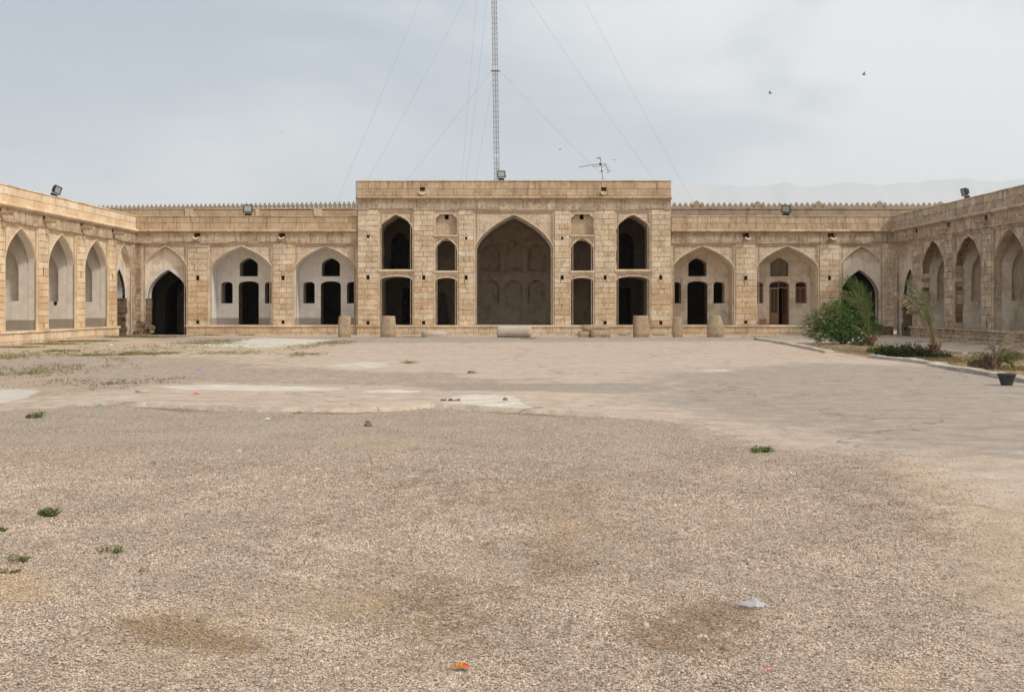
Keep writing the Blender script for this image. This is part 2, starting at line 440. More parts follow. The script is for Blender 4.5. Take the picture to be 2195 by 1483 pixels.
# ------------------------------------------------------------------ bays
def room_bay(root, x0, x1, cx, hw, zt=5.18, zs=3.55, za=4.97, depth=2.1, plas='plaster', pan='panel', wood=False, side=1, rev='plaster', arc_j=0):
    """arched recess whose plastered back wall has a door, two windows and an upper window"""
    path = arch(cx, hw, .55, zs, za, jit=arc_j)
    mb = MB()
    panel(mb, x0, x1, .55, zt, path, cx, zs)
    cut = [(x, z) for x, z in path]
    mb.strip(path, .075, .55, (1, 1, 1), 2)                         # lining
    p2 = arch(cx, hw+.06, .55, zs, za+.06)
    mb.band(path, p2 if not arc_j else path, .55, .56, (1, 1, 1), 1)
    mb.strip(p2, .55, depth, (1, 1, 1), 1)                         # vault
    dp = seg(cx, .585, .555, 2.83, 3.07); wl = seg(cx-1.266, .33, 1.78, 2.85, 3.03); wr = seg(cx+1.266, .33, 1.78, 2.85, 3.03)
    up = arch(cx, .53, 3.35, 4.0, 4.42, n=8)
    mb.poly(p2, [dp, wl, wr, up], depth, (1, 1, 1), 1)
    mb.quad((cx-hw-.06, -.02, .552), (cx+hw+.06, -.02, .552), (cx+hw+.06, depth+.5, .552), (cx-hw-.06, depth+.5, .552), (1, 1, 1), 3)
    # shallow niche low in the visible jamb
    xs = cx - side*(hw+.06)
    e = MB(); 
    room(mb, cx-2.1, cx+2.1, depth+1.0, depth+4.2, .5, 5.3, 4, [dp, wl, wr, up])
    o = mb.build('arched_recess', [M[pan], M[plas], M[rev], M['floor'], M['deep_shade']], root)
    dm = M['rubble'] if not wood else M[plas]
    opening(o, 'doorway', dp, depth, depth+1.01, [dm])
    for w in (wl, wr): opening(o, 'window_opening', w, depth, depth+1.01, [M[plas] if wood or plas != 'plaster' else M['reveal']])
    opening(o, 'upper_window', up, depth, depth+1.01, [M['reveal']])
    return o
def dark_bay(root, x0, x1, z0, zt, path, cx, zs, depth, back, lin='reveal', inner=None, pan='panel', rings=True, backd=None, lt=.55, name='arched_recess', fl='floor'):
    mb = MB(); panel(mb, x0, x1, z0, zt, path, cx, zs)
    mb.strip(path, .075, lt, (1, 1, 1), 2)
    if inner:
        mb.poly(path, [[(x, z+.003) for x, z in inner]], lt, (1, 1, 1), 1); mb.strip(inner, lt, depth, (1, 1, 1), 4); mb.poly(inner, [], depth, (1, 1, 1), 4)
    else:
        mb.strip(path, lt, depth, (1, 1, 1), 1); mb.poly(path, [], depth, (1, 1, 1), 1)
    xa, xb = min(p[0] for p in path), max(p[0] for p in path)
    mb.quad((xa, -.01, z0+.003), (xb, -.01, z0+.003), (xb, depth, z0+.003), (xa, depth, z0+.003), (1, 1, 1), 3)
    return mb.build(name, [M[pan], M[back], M[lin], M[fl], M['deep_shade']], root)
def side_recess(root, cx, zt=5.18, zs=3.45, za=4.97, hw=1.66, plas='plaster_side', lin='plaster_side', pan='lit', w=1.83, far=1, broken=False, depth=3.1, fl='floor', arc_j=0, hole=None):
    """deep side bay: arch in front of a straight-walled room with an arched niche in each side wall"""
    path = arch(cx, hw, .55, zs, za, jit=arc_j)
    mb = MB(); panel(mb, cx-w, cx+w, .55, zt, path, cx, zs)
    mb.strip(path, .075, .42, (1, 1, 1), 2)
    X0, X1 = cx-hw-.015, cx+hw+.015
    mb.poly(rect(X0, X1, .5, 5.5), [path], .42, (1, 1, 1), 1)
    mb.quad((X0, .42, 5.5), (X1, .42, 5.5), (X1, depth, 5.5), (X0, depth, 5.5), (1, 1, 1), 1)
    mb.quad((X0, -.02, .552), (X1, -.02, .552), (X1, depth, .552), (X0, depth, .552), (1, 1, 1), 3)
    bn = arch(cx, .75, 1.85, 3.1, 4.2, n=8)
    mb.poly(rect(X0, X1, .5, 5.5), [bn], depth, (1, 1, 1), 1)
    for xx in (X0, X1):
        nn = arch(1.72, .86, 1.85, 3.15, 4.55, n=9)      # u runs along depth
        hs = [nn]
        if hole and (xx == X1) == (far > 0):
            h = [(hole[0]+.11*math.cos(k)*R.uniform(.7, 1.2), hole[1]+.13*math.sin(k)*R.uniform(.7, 1.2)) for k in [i*PI/5 for i in range(10)]]
            hs.append(h)
        mb.poly(rect(.42, depth, .5, 5.5), hs, xx, (1, 1, 1), 1, axis='x')
        if len(hs) > 1: mb.strip(hs[1], xx, xx+(.25 if xx == X1 else -.25), (1, 1, 1), 4, closed=True, axis='x'); mb.poly(hs[1], [], xx+(.25 if xx == X1 else -.25), (1, 1, 1), 4, axis='x')
    o = mb.build('arched_recess', [M[pan], M[plas], M[lin], M[fl], M['rubble']], root)
    for xx in (X0, X1):
        nn = arch(1.72, .86, 1.85, 3.15, 4.55, n=9); e = MB(); d = .35 if xx == X1 else -.35
        e.strip(nn, xx, xx+d, (1, 1, 1), 0, closed=True, axis='x', smooth=False); e.poly(nn, [], xx+d, (1, 1, 1), 0, axis='x'); e.build('wall_niche', M[plas], o)
    e = MB(); niche(e, bn, depth, .3); e.build('wall_niche', M[plas], o)
    return o
def gateway(root, x0, x1, cx, hw, ihw, zs=3.5, za=4.97, izs=2.25, iza=3.68, zt=5.18, zf=0., pan='panel', tym='plaster_dirty', band=True, icx=None, white_from=2.06, jamb='rubble', ring='plaster_white'):
    """blind arch with a lower pointed gateway inside it, leading into a dark vaulted passage"""
    icx = cx if icx is None else icx
    path = arch(cx, hw, zf, zs, za); mb = MB()
    panel(mb, x0, x1, zf, zt, path, cx, zs)
    mb.strip(path, .07, .36, (1, 1, 1), 1)
    ip = arch(icx, ihw, zf, izs, iza)
    up = [p for p in ip]; 
    mb.poly(path, [[(x, z+.002) for x, z in ip]], .36, (1, 1, 1), 1)
    ip2 = arch(icx, ihw*.985, zf, izs, iza-.01)
    mb.strip(ip, .355, .36, (1, 1, 1), 1)
    # passage vault with an inner arch
    mb.strip(ip, .36, .5, (1, 1, 1), 2)
    big = arch(icx, ihw+.25, zf, izs+.2, iza+.25)
    mb.band(ip, big, 1.05, 1.055, (1, 1, 1), 2); mb.strip(big, 1.05, 2.6, (1, 1, 1), 2)
    small = arch(icx, ihw*.72, zf, izs-.2, iza-.45)
    mb.band(big, small, 2.6, 2.605, (1, 1, 1), 2); mb.strip(small, 2.6, 3.2, (1, 1, 1), 3); mb.band(small, big, 3.2, 3.205, (1, 1, 1), 3)
    mb.strip(big, 3.2, 9, (1, 1, 1), 3); mb.poly(big, [], 9, (1, 1, 1), 3)
    mb.quad((x0, -.01, zf+.004), (x1, -.01, zf+.004), (x1, 9, zf+.004), (x0, 9, zf+.004), (1, 1, 1), 2)
    o = mb.build('arched_gateway', [M[pan], M[tym], M['gloom'], M['deep_shade']], root)
    # smooth white render lining the gateway arch, ending above the bare jambs
    e = MB()
    q = [p for p in ip if p[1] > izs-.01]
    q = [(icx-ihw, white_from)] + q + [(icx+ihw, white_from)]
    g = [(icx + (p[0]-icx)*1.0 + (.17 if p[0] > icx else -.17 if p[0] < icx else 0)*(.35+.65*min(1, abs(p[0]-icx)/ihw)), p[1]+(.27*(1-abs(p[0]-icx)/ihw) if p[1] > izs else 0)) for p in q]
    g = [(min(max(p[0], cx-hw+.005), cx+hw-.005), p[1]) for p in g]
    e.band(g, q, .335, .33, (1, 1, 1)); e.strip(g, .335, .362, (1, 1, 1)); e.strip(q, .33, .98, (1, 1, 1))
    e.quad((g[0][0], .33, white_from), (q[0][0], .33, white_from), (q[0][0], .98, white_from), (g[0][0], .98, white_from))
    if band: e.build('arch_lining', M[ring], o)
    for s_ in (-1, 1):   # eroded jambs below
        e = MB(); z = zf
        while z < white_from-.02:
            h = min(R.uniform(.14, .3), white_from-z); w = R.uniform(-.02, .07)
            xa = icx + s_*(ihw - w); xb = icx + s_*(hw if True else 0)
            if abs(xb-icx) < ihw+.05: xb = icx+s_*(ihw+.05)
            t = tone_pick('old', z)
            e.box(min(xa, xb), max(xa, xb), .30+R.uniform(-.05, .03), .95, z+.006, z+h-.006, t); z += h
        e.build('jamb', M[jamb], o)
    return o
# ================================================================== BUILDINGS
D0 = 69.0
XL, XR = -21.22, 21.5
def px(v): return AX(v, D0)
# ---- low range left of the hall
lw = thing('arcade_range', (0, D0, 0), 'low sandstone arcade left of the tall hall, two white plastered bays and a dark gateway', 'building')
L0 = XL; L1 = px(766.2)
parapet(lw, L0+.06, L1, 5.93, 6.7, M['parapet'])
cornice(lw, L0+.1, L1, 5.74, 5.93, M['parapet'], proud=.2)
sp = [(px(422.5), 5.52), (px(604.5), 5.52)]
frieze(lw, L0, L1, 5.17, 5.76, M['frieze'], [(x-.17, x+.17, 5.5, 5.72) for x, z in sp])
for x, z in sp: spout(lw, x, 5.52, .3)
plinth(lw, px(400.5), L1, M['stone'])
pier(lw, L0, px(302), .75, 5.17, M['frieze'], kind='old', jit=.012, gap=.013)
for a, b in ((401.8, 445), (585, 627.6)):
    c = px((a+b)/2)
    pier(lw, px(a), px(b), .55, 5.17, M['stone'], putlogs(c))
gateway(lw, px(302), px(401.8), px(353.3), 1.24, 1.12, icx=px(356.6))
room_bay(lw, px(445), px(585), px(516), 1.745)
room_bay(lw, px(627.6), L1, px(697.3), 1.745)
e = MB()       # broken rubble foot of the corner pilaster
for i in range(60):
    x = L0 + R.uniform(.0, .95); z = R.uniform(-.02, .7)*(1-abs(x-L0-.35)*.45); s = R.uniform(.06, .16)
    Mx = Matrix.Translation((x, -.02-R.uniform(0, .22)*(1-z), z)) @ Matrix.Rotation(R.uniform(0, 3), 4, (R.random(), R.random(), R.random()+.1))
    e.box(-s, s, -s*.6, s*.6, -s*.5, s*.5, tone_pick('old', 0), 0, Mx)
e.build('broken_footing', M['rubble'], lw)
roofing(lw, L0, L1, 6.1)
# ---- low range right of the hall
rw = thing('arcade_range', (0, D0, 0), 'low sandstone arcade right of the hall, with a wooden door in one bay', 'building')
R0 = px(1438.5); R1 = XR
parapet(rw, R0, R1-.06, 5.93, 6.7, M['parapet'], bw=(.45, .9))
cornice(rw, R0, R1-.1, 5.74, 5.93, M['parapet'], proud=.2)
sp = [(px(1599.6), 5.52), (px(1782), 5.52)]
frieze(rw, R0, R1, 5.17, 5.76, M['frieze'], [(x-.19, x+.15, 5.5, 5.73) for x, z in sp])
for x, z in sp: spout(rw, x+.06, 5.5, .3, tone=(1.25, 1.28, 1.3))
plinth(rw, R0, px(1790), M['stone'])
for a, b in ((1577.4, 1620), (1757, 1799.5)):
    pier(rw, px(a), px(b), .55, 5.17, M['stone'], putlogs(px((a+b)/2)))
pier(rw, px(1897), R1, .45, 5.17, M['stone'], kind='old', jit=.01)
room_bay(rw, R0, px(1577.4), px(1507), 1.745, plas='plaster_dirty', rev='plaster_dirty', side=-1)
wb = room_bay(rw, px(1620), px(1757), px(1688), 1.61*1.08, plas='plaster_dirty', rev='plaster_dirty', wood=True, side=-1)
gateway(rw, px(1799.5), px(1897), px(1848), 1.25, 1.06, icx=px(1846.5), white_from=.6, tym='plaster_dirty', ring='plaster_dirty', zf=.5)
e = MB(); ashlar(e, px(1790), R1, -.1, .5, -.02, .17, (.3, .7), (), 'old', .02, .014, chm=.02); e.quad((px(1790), -.0, .5), (R1, -.0, .5), (R1, .4, .5), (px(1790), .4, .5)); e.build('plinth', M['rubble'], rw)
roofing(rw, R0, R1, 6.1)
# joinery of the fourth bay
M['wood'] = simple_mat('varnished_wood', (.30, .16, .065), .55, noise=.35, nscale=9, bump=.1)
M['wood_red'] = simple_mat('red_brown_wood', (.17, .085, .045), .6, noise=.35, nscale=9)
M['glass_dark'] = simple_mat('dark_window_glass', (.02, .02, .022), .08, spec=.6, noise=.1)
wcx = px(1688); dz = 2.1
def leaf(parent, name, x0, x1, z0, z1, y, nx, nz, matw, zsplit=None, head=None, ang=0, hinge=None):
    """glazed wooden leaf: stiles, rails, glazing bars and real panes"""
    e = MB(); g = MB(); st = .07
    def T(x, y_, z):
        if ang == 0: return (x, y_, z)
        c, s_ = math.cos(ang), math.sin(ang); dx = x-hinge; dy = y_-y
        return (hinge+dx*c-dy*s_, y+dx*s_+dy*c, z)
    def bx(mb, a, b, c, d, y0, y1, t=(1, 1, 1)):
        pts = [T(a, y0, c), T(b, y0, c), T(b, y1, c), T(a, y1, c), T(a, y0, d), T(b, y0, d), T(b, y1, d), T(a, y1, d)]
        k = mb.vs(pts)
        for q in ((0, 3, 2, 1), (4, 5, 6, 7), (0, 1, 5, 4), (1, 2, 6, 5), (2, 3, 7, 6), (3, 0, 4, 7)): mb.face([k+i for i in q], t)
    bx(e, x0, x0+st, z0, z1, y-.03, y+.03); bx(e, x1-st, x1, z0, z1, y-.03, y+.03)
    bx(e, x0+st, x1-st, z1-st, z1, y-.03, y+.03); bx(e, x0+st, x1-st, z0, z0+st*1.3, y-.03, y+.03)
    zb = z0+st*1.3
    if zsplit:
        bx(e, x0+st, x1-st, zsplit-.06, zsplit, y-.03, y+.03); bx(e, x0+st, x1-st, zb, zsplit-.06, y-.008, y+.012, (.8, .75, .7))
        bx(e, x0+st*1.6, x1-st*1.6, zb+.05, zsplit-.11, y-.02, y-.008, (1, .95, .9)); zb = zsplit
    for i in range(1, nx):
        xx = x0+st+(x1-x0-2*st)*i/nx; bx(e, xx-.012, xx+.012, zb, z1-st, y-.02, y+.02)
    for i in range(1, nz):
        zz = zb+(z1-st-zb)*i/nz; bx(e, x0+st, x1-st, zz-.012, zz+.012, y-.021, y+.021)
    o = e.build(name, matw, parent)
    bx(g, x0+st, x1-st, zb, z1-st, y+.002, y+.006); g.build('glass_panes', M['glass_dark'], o)
    return o
fr = MB()
dp = seg(wcx, .585, .555, 2.83, 3.07); di = seg(wcx, .53, .555, 2.79, 3.01)
fr.band(dp, di, dz+.16, dz+.16); fr.strip(di, dz+.16, dz+.24); fr.box(wcx-.53, wcx+.53, dz+.15, dz+.23, 2.66, 2.72); fr.box(wcx-.02, wcx+.02, dz+.17, dz+.21, 2.72, 3.0)
wd = fr.build('wooden_door', M['wood'], rw)
fan = MB(); fan.poly([(x, z) for x, z in di if z > 2.7] , [], dz+.2); fan.build('fanlight_glass', M['glass_dark'], wd)
leaf(wd, 'door_leaf', wcx-.53, wcx-.005, .57, 2.66, dz+.19, 2, 9, M['wood'], zsplit=1.25)
leaf(wd, 'door_leaf', wcx+.01, wcx+.53, .57, 2.66, dz+.19, 2, 9, M['wood_red'], zsplit=1.25, ang=-1.15, hinge=wcx+.53)
for c in (wcx-1.266, wcx+1.266):
    f2 = MB(); a = seg(c, .33, 1.78, 2.85, 3.03); b = seg(c, .29, 1.82, 2.83, 2.99)
    f2.band(a, b, dz+.14, dz+.14); f2.strip(b, dz+.14, dz+.2); f2.box(c-.29, c+.29, dz+.14, dz+.19, 1.78, 1.83); f2.box(c-.29, c+.29, dz+.14, dz+.19, 2.7, 2.74)
    ww = f2.build('wooden_window', M['wood'], rw)
    g = MB(); g.poly([p for p in b if p[1] > 2.7], [], dz+.17); g.build('fanlight_glass', M['glass_dark'], ww)
    leaf(ww, 'casement', c-.29, c-.003, 1.83, 2.7, dz+.17, 2, 6, M['wood_red'])
    leaf(ww, 'casement', c+.003, c+.29, 1.83, 2.7, dz+.17, 2, 6, M['wood_red'])
e = MB(); e.poly(arch(wcx, .5, 3.37, 4.0, 4.38, n=8), [], dz+.3); e.build('blocked_window_fill', M['dim'], rw)

# ---- tall central hall
D1 = 68.7
def qx(v): return AX(v, D1)
def qz(v): return AZ(v, D1)
ch = thing('central_hall', (0, D1, 0), 'tall two-storey sandstone hall with the great pointed arch in the middle of the arcade', 'building')
H0, H1 = qx(766), qx(1438.3)
sp = [(qx(905.5), 8.0), (qx(1294), 8.0)]
parapet(ch, H0, H1, 7.8, 8.66, M['parapet'], y=-.05, holes=[(x-.14, x+.14, 8.07, 8.27) for x, z in sp])
cornice(ch, H0-.03, H1+.04, 7.6, 7.78, M['parapet'], proud=.18)
frieze(ch, H0, H1, 7.02, 7.62, M['frieze'], y=0.0, bw=(.4, .9))
for x, z in sp: spout(ch, x, 8.03, .22, w=.19)
plinth(ch, H0-.02, H1+.02, M['stone'])
PI_ = [(766.6, 810), (887, 929.4), (983, 1014.7), (1188.6, 1221), (1275, 1318), (1396, 1438)]
for i, (a, b) in enumerate(PI_):
    hx = [788.5, 908, 999, 1205, 1297, 1416.3][i]; c = qx(hx)
    h = [(c-.08, c+.08, 3.1, 3.34)]
    if i in (0, 1, 4, 5): h.append((c-.085, c+.085, .6, .78))
    if i in (2, 3): h.append((c-.06, c+.06, 5.35, 5.5))
    if i == 0: h.append((c-.08, c+.08, 5.45, 5.6))
    pier(ch, qx(a), qx(b), .55, 7.02, M['stone'], h, ch=.292)
for s_, (a, b), (oa, ob) in ((0, (810, 887), (814, 884.5)), (1, (1318, 1396), (1321.8, 1392.4))):
    x0, x1 = qx(a), qx(b); c = qx((oa+ob)/2); hw = (qx(ob)-qx(oa))/2
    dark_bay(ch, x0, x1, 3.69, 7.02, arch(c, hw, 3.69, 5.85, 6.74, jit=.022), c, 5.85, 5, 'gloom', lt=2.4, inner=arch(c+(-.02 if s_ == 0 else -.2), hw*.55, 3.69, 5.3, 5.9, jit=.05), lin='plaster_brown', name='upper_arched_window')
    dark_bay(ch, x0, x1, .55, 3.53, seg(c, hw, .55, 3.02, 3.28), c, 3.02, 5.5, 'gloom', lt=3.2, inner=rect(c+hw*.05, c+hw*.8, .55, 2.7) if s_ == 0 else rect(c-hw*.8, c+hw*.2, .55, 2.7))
    e = MB(); e.box(x0, x1, -.03, .15, 3.56, 3.685, (1.1, 1.08, 1.02)); e.box(x0+.02, x1-.02, .02, .15, 3.5, 3.56, (.9, .86, .8)); e.build('sill', M['stone'], ch)
for a, b, oa, ob, hp in ((929.4, 983, 933, 979, 956.8), (1221, 1275, 1223.3, 1272.4, 1247.5)):
    x0, x1 = qx(a), qx(b); c = qx((oa+ob)/2); hw = (qx(ob)-qx(oa))/2
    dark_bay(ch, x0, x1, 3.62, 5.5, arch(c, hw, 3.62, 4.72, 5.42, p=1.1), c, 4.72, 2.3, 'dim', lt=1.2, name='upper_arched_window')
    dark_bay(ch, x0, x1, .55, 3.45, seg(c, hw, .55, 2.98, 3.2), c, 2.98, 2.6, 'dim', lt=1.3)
    e = MB(); e.box(x0, x1, -.025, .15, 3.5, 3.61, (1.1, 1.08, 1.02)); e.build('sill', M['stone'], ch)
    e = MB(); e.box(x0, x1, -.02, .15, 5.52, 5.6, (1.05, 1.02, .98)); e.build('string_course', M['stone'], ch)
    e = MB(); e.box(x0, x1, .03, .15, 3.42, 3.5, (.9, .87, .8)); e.build('lintel', M['stone'], ch)
    # blind niche with rounded upper corners and a small dark hole
    e = MB(); r = .3; n0, n1 = c-hw+.02, c+hw; zt = 6.78; zb = 5.62
    L = [(n0, zb), (n0, zt-r)] + [(n0+r*.55*(1-math.cos(t)), zt-r+r*.6*math.sin(t)) for t in (.5, 1.0, PI/2)] + [(n0+r*.75, zt)]
    L = L + [(n1-(x-n0), z) for x, z in reversed(L)]
    hx = qx(hp); hole = rect(hx-.115, hx+.115, 6.5, 6.765)
    e.poly(rect(x0, x1, 5.6, 7.02), [L], .05); e.strip(L, .05, .32, (.85, .8, .75), closed=True, smooth=False); e.poly(L, [hole], .32, (.86, .82, .78))
    e.strip(hole, .32, .9, (.3, .26, .22), closed=True, smooth=False); e.poly(hole, [], .9, (.1, .1, .1))
    for k in (1, 2): xx = n0+(n1-n0)*k/3; e.box(xx-.007, xx+.007, .317, .323, zb, 6.49, (.5, .45, .4))
    e.box(x0, x1, .02, .06, 6.93, 7.02); e.box(x0, x0+.06, .02, .06, 5.62, 6.93); e.box(x1-.06, x1, .02, .06, 5.62, 6.93)
    e.build('blind_niche', M['panel'], ch)
# the iwan
c = qx(1101.7); hw = 2.24
path = arch(c, hw, .55, 4.5, 6.73, n=18)
mb = MB(); panel(mb, qx(1014.7), qx(1188.6), .55, 7.02, path, c, 4.5, archivolt=.09)
mb.strip(path, .075, .6, (1, 1, 1), 2)
ip = arch(c, hw-.1, .55, 4.5, 6.63, n=18); mb.band(path, ip, .6, .605, (1, 1, 1), 2); mb.strip(ip, .6, 1.1, (1, 1, 1), 2)
ip2 = arch(c, hw+.12, .55, 4.5, 6.85, n=18); mb.band(ip, ip2, 1.1, 1.105, (1, 1, 1), 1)
mb.strip(ip2, 1.1, 7.2, (1, 1, 1), 1)
nz = []
for k, a in enumerate((-1.42, .0, 1.42)):
    nz.append(arch(c+a, .54, 1.86, 2.75, 3.25, p=1.5, n=8)); nz.append(arch(c+a, .56, 3.78, 4.85, 5.5 + (.25 if k == 1 else 0), p=1.2, n=8))
mb.poly(ip2, nz, 7.2, (1, 1, 1), 1)
mb.quad((c-hw-.1, -.01, .553), (c+hw+.1, -.01, .553), (c+hw+.1, 7.2, .553), (c-hw-.1, 7.2, .553), (1, 1, 1), 3)
for s_ in (-1, 1): mb.box(min(c+s_*hw, c+s_*(hw-.05)), max(c+s_*hw, c+s_*(hw-.05)), .1, .6, 3.5, 3.58, (1, 1, 1), 2)
for zq, hq in ((3.62, .09), (1.7, .05)): mb.box(c-hw-.1, c+hw+.1, 7.13, 7.19, zq, zq+hq, (1, 1, 1), 1)
iw = mb.build('great_arch', [M['panel'], M['plaster_brown'], M['reveal'], M['floor']], ch)
for L in nz:
    e = MB(); niche(e, L, 7.2, .45); e.build('wall_niche', M['plaster_brown'], iw)
roofing(ch, H0, H1, 8.0, y1=8.4)
for xx in (H0+.002, H1-.002):
    e = MB(); ashlar(e, 0, 8.0, 0, 8.6, 0, .4, (.5, .9)); 
    for i, v in enumerate(e.v): e.v[i] = (xx + (v[1]-.02 if xx < 0 else .02-v[1]), .1+v[0], v[2])
    e.build('side_wall', M['parapet'], ch)
e = MB(); e.tube([(H0-.06, .0, 6.72), (H0-.06, .0, 8.63)], .03, 8); e.build('drainpipe', simple_mat('grey_pipe', (.22, .23, .24), .5), ch)

# ---- side ranges
ls = thing('arcade_wing', (XL, D0, 0), 'sunlit sandstone arcade wing along the left side of the courtyard with pale plastered bays', 'building', rz=PI/2)
X_END = -33.2
parapet(ls, X_END, -.05, 5.93, 6.7, M['lit'], kind='orange', bw=(.8, 1.6))
cornice(ls, X_END, -.05, 5.74, 5.93, M['lit'], proud=.22)
psx = [-3.9-4.8*i for i in range(6)]
frieze(ls, X_END, -.0, 5.17, 5.76, M['frieze'], [(x-.16, x+.16, 5.52, 5.7) for x in psx], bw=(.4, .8))
for x in psx: spout(ls, x, 5.53, .6, w=.16, mt=M['parapet'])
plinth(ls, X_END, -3.15, M['lit'], kind='orange')
for x in psx: pier(ls, x-.57, x+.57, .55, 5.17, M['lit'], putlogs(x, 3.18, .07, h=.16), kind='pier')
pier(ls, -.45, 0, .6, 5.17, M['frieze'], kind='old', jit=.012)
gateway(ls, -3.33, -.45, -1.83, 1.2, 1.08, tym='plaster_dirty', zf=0.)
for i in range(6):
    cx_ = -6.3-4.8*i
    side_recess(ls, cx_, hole=(1.0, 1.75) if i == 1 else None)
roofing(ls, X_END, -.1, 6.1, 6.0)
rs = thing('arcade_wing', (XR, D0, 0), 'shaded eroded arcade wing along the right side of the courtyard behind the palms', 'building', rz=-PI/2)
parapet(rs, .05, -X_END, 5.93, 6.7, M['old'], bw=(.3, .6), jit=.008, kind='old')
cornice(rs, .05, -X_END, 5.74, 5.93, M['old'], proud=.2, jit=.015)
frieze(rs, 0, -X_END, 5.17, 5.76, M['frieze'], [(-x-.17, -x+.17, 5.5, 5.72) for x in psx], kind='old', jit=.015, bw=(.35, .8))
for x in psx: spout(rs, -x, 5.5, .55, w=.16, mt=M['old'], tone=(1.2, 1.2, 1.2))
plinth(rs, 3.2, -X_END, M['old'], rub=True)
for i, x in enumerate(psx): pier(rs, -x-.57, -x+.57, .55, 5.17, M['old'], [(-x-.05, -x+.06, 3.1, 3.4), (-x-.04, -x+.07, .65, .95)] + ([(-x-.25, -x-.14, 3.35, 3.6)] if i == 2 else []), kind='old', jit=.014, gap=.014)
pier(rs, 0, .45, .3, 5.17, M['old'], kind='old', jit=.012)
gateway(rs, .45, 3.33, 1.83, 1.25, 1.08, tym='plaster_dirty', zf=0., ring='plaster_dirty', pan='old')
for i in range(6):
    side_recess(rs, 6.3+4.8*i, plas='plaster_dirty', lin='rubble' if i in (0, 1) else 'old', pan='old', fl='floor', arc_j=.045 if i in (0, 1) else .01)
roofing(rs, .1, -X_END, 6.1, 6.0)
# stones bitten out of the far jambs of the first two ruined bays
for i in range(2):
    for s_ in (-1, 1):
        e = MB(); z = .56
        while z < 3.6:
            h = R.uniform(.14, .34); w = R.uniform(-.02, .13) if s_ < 0 else R.uniform(-.03, .05)
            xa = 6.3+4.8*i + s_*1.7; xb = xa - s_*w
            e.box(min(xa, xb), max(xa, xb)+.001, .02+R.uniform(0, .04), .42+R.uniform(-.03, .06), z+.008, z+h-.008, tone_pick('old', 1)); z += h
        e.build('broken_jamb', M['old'], rs)

# ---- walls beyond with merlons
def merlon_shape(kind, p):
    if kind == 'leaf': L = [(-.33, 0), (-.30, .07), (-.26, .16), (-.42, .30), (-.41, .36), (0, .86), (.41, .36), (.42, .30), (.26, .16), (.30, .07), (.33, 0)]
    elif kind == 'tri': L = [(-.54, 0), (-.52, .12), (-.3, .42), (-.08, .66), (.06, .67), (.28, .44), (.46, .14), (.5, 0)]
    else: L = [(-.95, 0), (-.85, .35), (-.62, .62), (-.5, .8), (-.2, .98), (.05, 1.05), (.25, .92), (.5, .8), (.7, .45), (.95, .1), (.98, 0)]
    return [(x*p, z*p*(1.45 if kind == 'leaf' else 1.4 if kind == 'tri' else 1.25)) for x, z in L]
M['mud'] = plaster_mat('mud_plaster_wall', (.40, .315, .235), (.25, .18, .125), .85, bump=.8)
M['mud2'] = plaster_mat('new_mud_plaster', (.42, .335, .26), (.36, .28, .21), .5, bump=.4)
def cren(name, label, loc, rz, x0, x1, z, pitch, kind, mt, th=.35):
    t = thing(name, loc, label, 'wall', rz=rz)
    e = MB(); n = int((x1-x0)/.3); top = [(x0+(x1-x0)*i/n, z+R.uniform(-.012, .012)) for i in range(n+1)]
    poly = [(x0, 0)] + top + [(x1, 0)]
    e.poly(poly, [], 0); e.poly(poly, [], th); e.strip(poly, 0, th, closed=True, smooth=False)
    e.box(x0, x1, -.05, 0, z-.1, z-.03)
    e.build('wall', mt, t)
    def mk(k):
        e = MB(); L = merlon_shape(k, pitch)
        if k != 'leaf': L = [(x*R.uniform(.93, 1.07), q*R.uniform(.93, 1.07) if q > 0 else -.04) for x, q in L]
        else: L = [(x, q if q > 0 else -.03) for x, q in L]
        e.poly(L, [], .04); e.poly(L, [], .2); e.strip(L, .04, .2, closed=True, smooth=False); return e
    n = int((x1-x0)/pitch); protos = [mk(kind) for _ in range(1 if kind == 'leaf' else 5)]
    first = {}
    for i in range(n):
        k = 0 if kind == 'leaf' else R.randrange(5)
        big = kind == 'tri' and i % 11 == 8
        key = 'B' if big else k
        if key not in first:
            o = (mk('mound') if big else protos[k]).build('merlon', mt, t); first[key] = o
        else:
            o = first[key].copy(); COL.objects.link(o)
        o.location = (x0+pitch*(i+.5), 0, z-.005); o.scale = (1, 1, R.uniform(.97, 1.03) if kind == 'leaf' else R.uniform(.85, 1.1))
    return t
zL = AZ(444.5, 82)
cren('crenellated_wall', 'restored crenellated wall with pointed merlons rising behind the arcade left of the hall', (-8.4, 81.5, 0), math.atan2(3, -17)+PI, -21.5, 2, zL, 10.45/F*82.6, 'leaf', M['mud2'])
cren('crenellated_wall', 'worn crenellated wall with rounded triangular merlons rising behind the arcade right of the hall', (0, 80, 0), 0, 9.0, 29.5, AZ(445.5, 80), 11.9/F*80, 'tri', M['mud'])
rp = thing('roof_parapet', (0, 78, 0), 'second stone roof parapet showing in strips under the pointed merlons on the left', 'wall')
e = MB(); z0, z1 = 6, AZ(450.5, 78)
x = AX(150, 78)
for a in (283, 397, 415, 548, 556, 673, 690, 762):
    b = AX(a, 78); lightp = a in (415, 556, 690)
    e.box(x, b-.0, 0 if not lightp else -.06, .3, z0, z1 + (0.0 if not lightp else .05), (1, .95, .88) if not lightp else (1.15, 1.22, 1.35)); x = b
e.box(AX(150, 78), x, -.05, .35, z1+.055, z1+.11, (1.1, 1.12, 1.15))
e.build('parapet', M['parapet'], rp)

